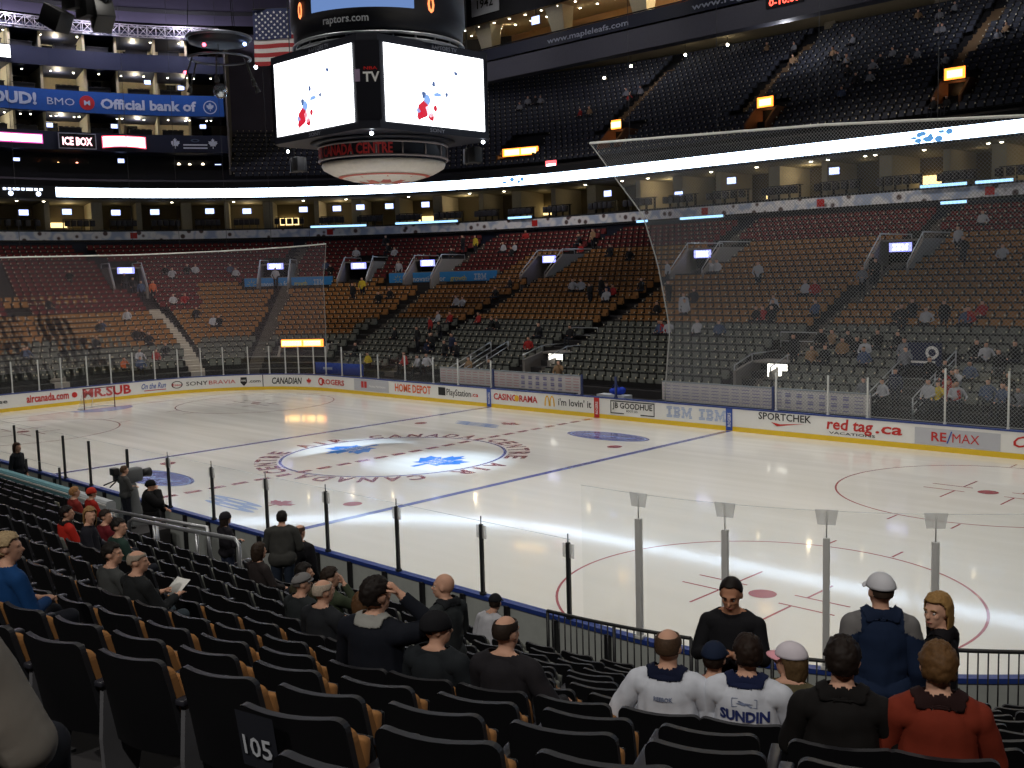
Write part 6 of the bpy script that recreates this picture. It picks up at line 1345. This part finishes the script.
# ---- television camera on its pedestal -------------------------------------------------------------------------------------
e = tag(place('television_camera', 144.49, .75, .6, True), 'grey covered television camera on a pedestal at the near boards', 'television camera')
grc = C('camera_cover', 96, 98, 100, rough=.8); mb = MB(); mb.rbox(-.16, .16, -.3, .35, 1.15, 1.55, .06); mb.rbox(-.3, -.16, -.35, -.1, 1.2, 1.5, .04); mb.build('camera_body', grc, e)
MB().tube([(0, .35, 1.36), (0, .62, 1.36)], [.11, .13], 14).build('lens', black, e); mb = MB(); mb.tube([(0, -.3, 1.3), (.2, -.65, 1.15)], .02, 6); mb.tube([(0, -.3, 1.3), (-.2, -.65, 1.15)], .02, 6); mb.build('pan_handle', black, e)
MB().lathe([(.42, 0), (.40, .1), (.26, .5), (.2, 1.0), (.16, 1.15)], 16).build('pedestal', grc, e); MB().rbox(-.12, .12, -.5, -.32, 1.42, 1.62, .02).build('viewfinder', black, e)
mb = MB(); sweep(mb, [(.35, 0), (.35, .6), (1.5, .6), (1.5, 0)], 143.6, 145.9, 2, closed=True); struct(mb.build('floor_camera_platform', dark_concrete))
# ---- rails of the near stand ----------------------------------------------------------------------------------------------
def barrier(u0, u1, d, z, top, label, n, ends=True):
    e = tag(empty('guard_rail', (*P((u0+u1)/2, d)[:2], z)), label, 'rail'); U = us(u0, u1, .6); zt = lambda u: z + top
    part('top_rail', MB().tube([(*P(u, d)[:2], zt(u)) for u in U], .028, 8), black, e); part('bottom_rail', MB().tube([(*P(u, d)[:2], z + .12) for u in U], .018, 6), black, e)
    mb = MB()
    for k in range(n + 1):
        u = u0 + (u1 - u0)*k/n; x, y = P(u, d)[:2]; mb.tube([(x, y, z + .12), (x, y, z + top)], .011, 6)
    part('bars', mb, black, e)
    for u in (u0, u1, (u0 + u1)/2): x, y = P(u, d)[:2]; part('post', MB().tube([(x, y, z), (x, y, z + top)], .026, 8), black, e)
A0, A1, A2, A3 = UD(22.58, -15.43)[0], UD(24.9, -15.05)[0], UD(26.9, -14.3)[0], UD(28.7, -13.2)[0]
barrier(A0, A1, 2.5, zb(2.1), 1.45, 'black barred guard rail in front of the left seats of the corner', 22)
barrier(A1 + .15, A2, 2.5, zb(2.1), 1.36, 'black barred guard rail behind the man in the black polo shirt', 18)
barrier(A2 + .3, A3, 2.5, zb(2.1), 1.62, 'black barred guard rail beside the blonde woman', 16)
def pipe_rail(pts, posts, label, z0):
    e = tag(empty('pipe_rail', pts[0]), label, 'handrail'); part('rail_tube', MB().tube(pts, .042, 8), steel, e)
    for (u, d, zt) in posts:
        x, y = P(u, d)[:2]; part('post', MB().tube([(x, y, z0), (x, y, zt)], .036, 8), steel, e)
        part('post_foot', MB().tube([(x, y, z0), (x, y, z0 + .05)], .07, 8), steel, e)
def pz(u, d, z): return (*P(u, d)[:2], z)
pipe_rail([pz(148.2, 3.0, 1.9), pz(150.4, 3.0, 2.02), pz(152.7, 3.0, 2.17), pz(152.8, 3.0, 1.4)], [(148.3, 3.0, 1.9), (150.5, 3.0, 2.03)], 'long silver pipe rail, the one nearer the ice', zb(2.1) + .1)
pipe_rail([pz(151.2, 4.0, 1.55), pz(151.3, 4.0, 2.28), pz(151.5, 4.0, 2.36), pz(153.5, 4.0, 2.46), pz(155.5, 4.0, 2.58), pz(155.62, 4.0, 2.5), pz(155.62, 4.0, 1.5)], [(152.4, 4.0, 2.4), (154.1, 4.0, 2.5)], 'silver pipe rail with rounded ends, the one nearer the seats', zb(4.08))
e = tag(empty('grab_rail', pz(153.2, 3.5, 1.3)), 'short curved silver grab rail at the rink-side steps', 'handrail'); part('rail_tube', MB().tube([pz(154.3, 3.4, 1.2), pz(154.35, 3.4, 1.75), pz(154.9, 3.4, 1.95), pz(155.4, 3.4, 2.02)], .045, 8), steel, e)
# ---- people far away: three bodies, copied --------------------------------------------------------------------------------------
def far_body(pose, la, ra, seed):
    S, Mh = skeleton(pose, la, ra, .05, 0, 0, 1.08); mb = MB()
    for q in S:
        if q[0] != 'HAND': limb(mb, *q[1:], n=10)
    mb.ball(Mh @ Vector((0, 0, 0)), (.085, .105, .125), 0, 12, 9)
    me = remeshed(mb, .032, 1); n = len(me.polygons); co = np.array([tuple(p.center) for p in me.polygons]); reg = regions(S, Mh, co)
    top, legs_, skn, hr = 0, 1, 2, 3; mi = np.full(n, 0)
    mi[np.isin(reg, ['pelvis', 'thigh', 'shin', 'foot'])] = 1; mi[np.isin(reg, ['hand', 'head', 'neck'])] = 2
    hc = np.array(Mh.translation); rel = co - hc; mi[(reg == 'head') & ((rel[:, 2] > .06) | (rel[:, 1] < -.03) & (rel[:, 2] > -.07))] = 3
    me.materials.clear()
    for m in (white, C('far_trousers', 34, 36, 46, rough=.9), SKIN[0], C('far_hair', 44, 34, 28, rough=.8)): me.materials.append(m)
    me.polygons.foreach_set('material_index', mi.astype(np.int32)); me.polygons.foreach_set('use_smooth', [True]*n); me.update(); me.name = 'far_person'; return me
FB = {0: [far_body('sit', 'lap', 'lap', 0), far_body('sit', 'face', 'lap', 1), far_body('sit', 'wide', 'front', 2)], 1: [far_body('stand', 'down', 'down', 3), far_body('stand', 'front', 'pocket', 4)]}
FCOL = {'k': ('black', (22, 22, 26)), 'w': ('white', (172, 172, 180)), 'r': ('red', (158, 38, 36)), 'b': ('blue', (72, 86, 116)), 'o': ('orange', (196, 92, 40)), 'y': ('yellow', (200, 176, 50)), 't': ('tan', (140, 112, 84)), 'g': ('grey', (120, 122, 130)), 'n': ('navy', (30, 38, 66))}
def far_person(u, d, z, c, st, where, k):
    nm, rgb = FCOL[c]; me = FB[st][k % len(FB[st])]; x, y, a = frame(u, d); o = bpy.data.objects.new('person', me); link(o)
    o.location = (x, y, z); o.rotation_euler = (0, 0, a + PI + random.uniform(-.4, .4)); s = random.uniform(.98, 1.1); o.scale = (s, s, s)
    o.material_slots[0].link = 'OBJECT'; o.material_slots[0].material = C('far_cloth_' + nm, *rgb, rough=.9)
    l = '%s spectator in a %s top%s' % ('standing' if st else 'seated', nm, where); tag(o, l, 'person', l.replace('spectator', 'spectators', 1))
def zone(u, d):
    side = 'behind the left goal' if u > 66 else 'of the far left corner' if u > 44 else 'left of the big net' if u > 21 else 'behind the big net'
    red_from = 12.2 if u > 66 else 17.8 if u > 45.5 else 22.2; grey_to = 6.2 if u > 66 else 7.4 if u > 52 else 9.4
    return ', %s seats %s' % ('red' if d > red_from else 'grey' if d < grey_to else 'gold', side)
for k, (u, d, c, st) in enumerate(FAR):
    d = max(2.95, min(d, row_d(26))); far_person(u, d - .1, zb(d), c, st, zone(u, d), k)
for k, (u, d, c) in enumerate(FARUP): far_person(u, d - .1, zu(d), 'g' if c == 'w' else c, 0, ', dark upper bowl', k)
FLOOD, STANDW, LOGO, NEARW = 8000, 11000, 80000, 11000
# ---- light: floodlights in the roof over the ice, lamps in the suites and the gallery, added fill lights ------------------------------------------
def spot(name, loc, aim, watts, size, blend, col, rad=.6):
    l = bpy.data.lights.new(name, 'SPOT'); l.energy = watts; l.spot_size = math.radians(size); l.spot_blend = blend; l.color = col; l.shadow_soft_size = rad
    o = bpy.data.objects.new(name, l); o.location = loc; o.rotation_euler = (Vector(aim) - Vector(loc)).to_track_quat('-Z', 'Y').to_euler(); return link(o)
for x in (-24, -8, 8, 24):
    for y in (-7, 7): spot('roof_floodlight', (x, y, 34), (x*.95, y*.9, 0), FLOOD, 86, .75, (1.0, .955, .87), 1.4)
for x, y in ((-46, -5), (-38, 16), (-26, 34), (0, 36), (24, 34)): spot('stand_light', (x*.75, y*.75, 33), (x, y*1.05, 4), STANDW, 62, .9, (1.0, .90, .78), 2.0)
spot('stand_light', (-18, -8, 34), (-42, 2, 4), STANDW, 50, .9, (1.0, .90, .78), 2.0)  # extra unseen spot, added to brighten the dark left stand
for (x, y, z), t in (((46, -38, 30), (28, -20, 4)), ((26, -46, 30), (24, -21, 4)), ((2, -42, 30), (4, -19, 3)), ((-24, -40, 30), (-20, -17, 2))): spot('near_floodlight', (x, y, z), t, NEARW if x > 20 else NEARW*.45, 58, .9, (1.0, .95, .88))
for x in (-2.7, 2.9): spot('logo_spotlight', (x*3.2, 9, 33), (x, 0, 0), LOGO, 10.5, 1.0, (.58, .78, 1.0), .15)
def lamp(name, loc, w, col, r=.15):
    l = bpy.data.lights.new(name, 'POINT'); l.energy = w; l.color = col; l.shadow_soft_size = r; o = bpy.data.objects.new(name, l); o.location = loc; return link(o)
for x in range(-46, 8, 9): lamp('gallery_lamp', (x + 3, GY + 2.8, 31.2), 2400, (1.0, .84, .58))
for u in (74.5, 71.5, 68.2, 66): 
    for z in (21.7, 25.5, 28.5): lamp('suite_lamp', (*P(u, 32)[:2], z), 170, (1.0, .86, .62))
for a, b in zip(BAYS[2:-2], BAYS[3:-1]): lamp('suite_lamp', (*P((a + b)/2, 31.5)[:2], 13.9), rr.choice((6, 10, 14, 60)), (1.0, .80, .48))
lamp('tunnel_lamp', (*P(55.8, 6.2)[:2], 2.0), 25, (1, .95, .75))
for u in (44.3, 30.6, 16.7): lamp('stair_lamp', (*P(u, 31.2)[:2], 18.4), 10, (1.0, .55, .25))
for u in (66, 70, 74): lamp('roof_fill', (*P(u, 27.5)[:2], 30.2), 1300, (.85, .8, 1.0), .4)  # unseen fill lights added to brighten the roof panels
for u in (18, 32, 46): lamp('upper_bowl_fill', (*P(u, 36)[:2], 27.0 if u > 40 else 25.6), 260, (.9, .92, 1.0), .4)  # unseen fill added to lift the dark upper seats
for x in (-38, -24, -10): spot('gallery_front_fill', (x, GY - 13, 36), (x, GY, 27.6), 1500, 60, .8, (1.0, .97, .9), .4)  # unseen spots added to brighten the fascia letters and girder
w = bpy.data.worlds.new('hall_air'); SC.world = w; w.use_nodes = True; w.node_tree.nodes['Background'].inputs[0].default_value = (.5, .52, .6, 1); w.node_tree.nodes['Background'].inputs[1].default_value = .012
cam = bpy.data.cameras.new('camera'); cam.sensor_fit = 'HORIZONTAL'; cam.sensor_width = 36; cam.lens = 36*FPX/1024; cam.clip_end = 400; cam.clip_start = .05
o = link(bpy.data.objects.new('camera', cam)); R_ = Matrix((_r, _u, -_f)).transposed().to_4x4(); R_.translation = CAM; o.matrix_world = R_; SC.camera = o
SC.view_settings.view_transform = 'Standard'; SC.view_settings.look = 'None'; SC.view_settings.gamma = 1; SC.view_settings.exposure = 0; SC.view_settings.use_curve_mapping = False
SC.cycles.use_denoising = True; SC.cycles.max_bounces = 5; SC.cycles.diffuse_bounces = 2; SC.cycles.glossy_bounces = 3; SC.cycles.transparent_max_bounces = 24; SC.cycles.sample_clamp_indirect = 4; SC.cycles.caustics_reflective = False; SC.cycles.caustics_refractive = False
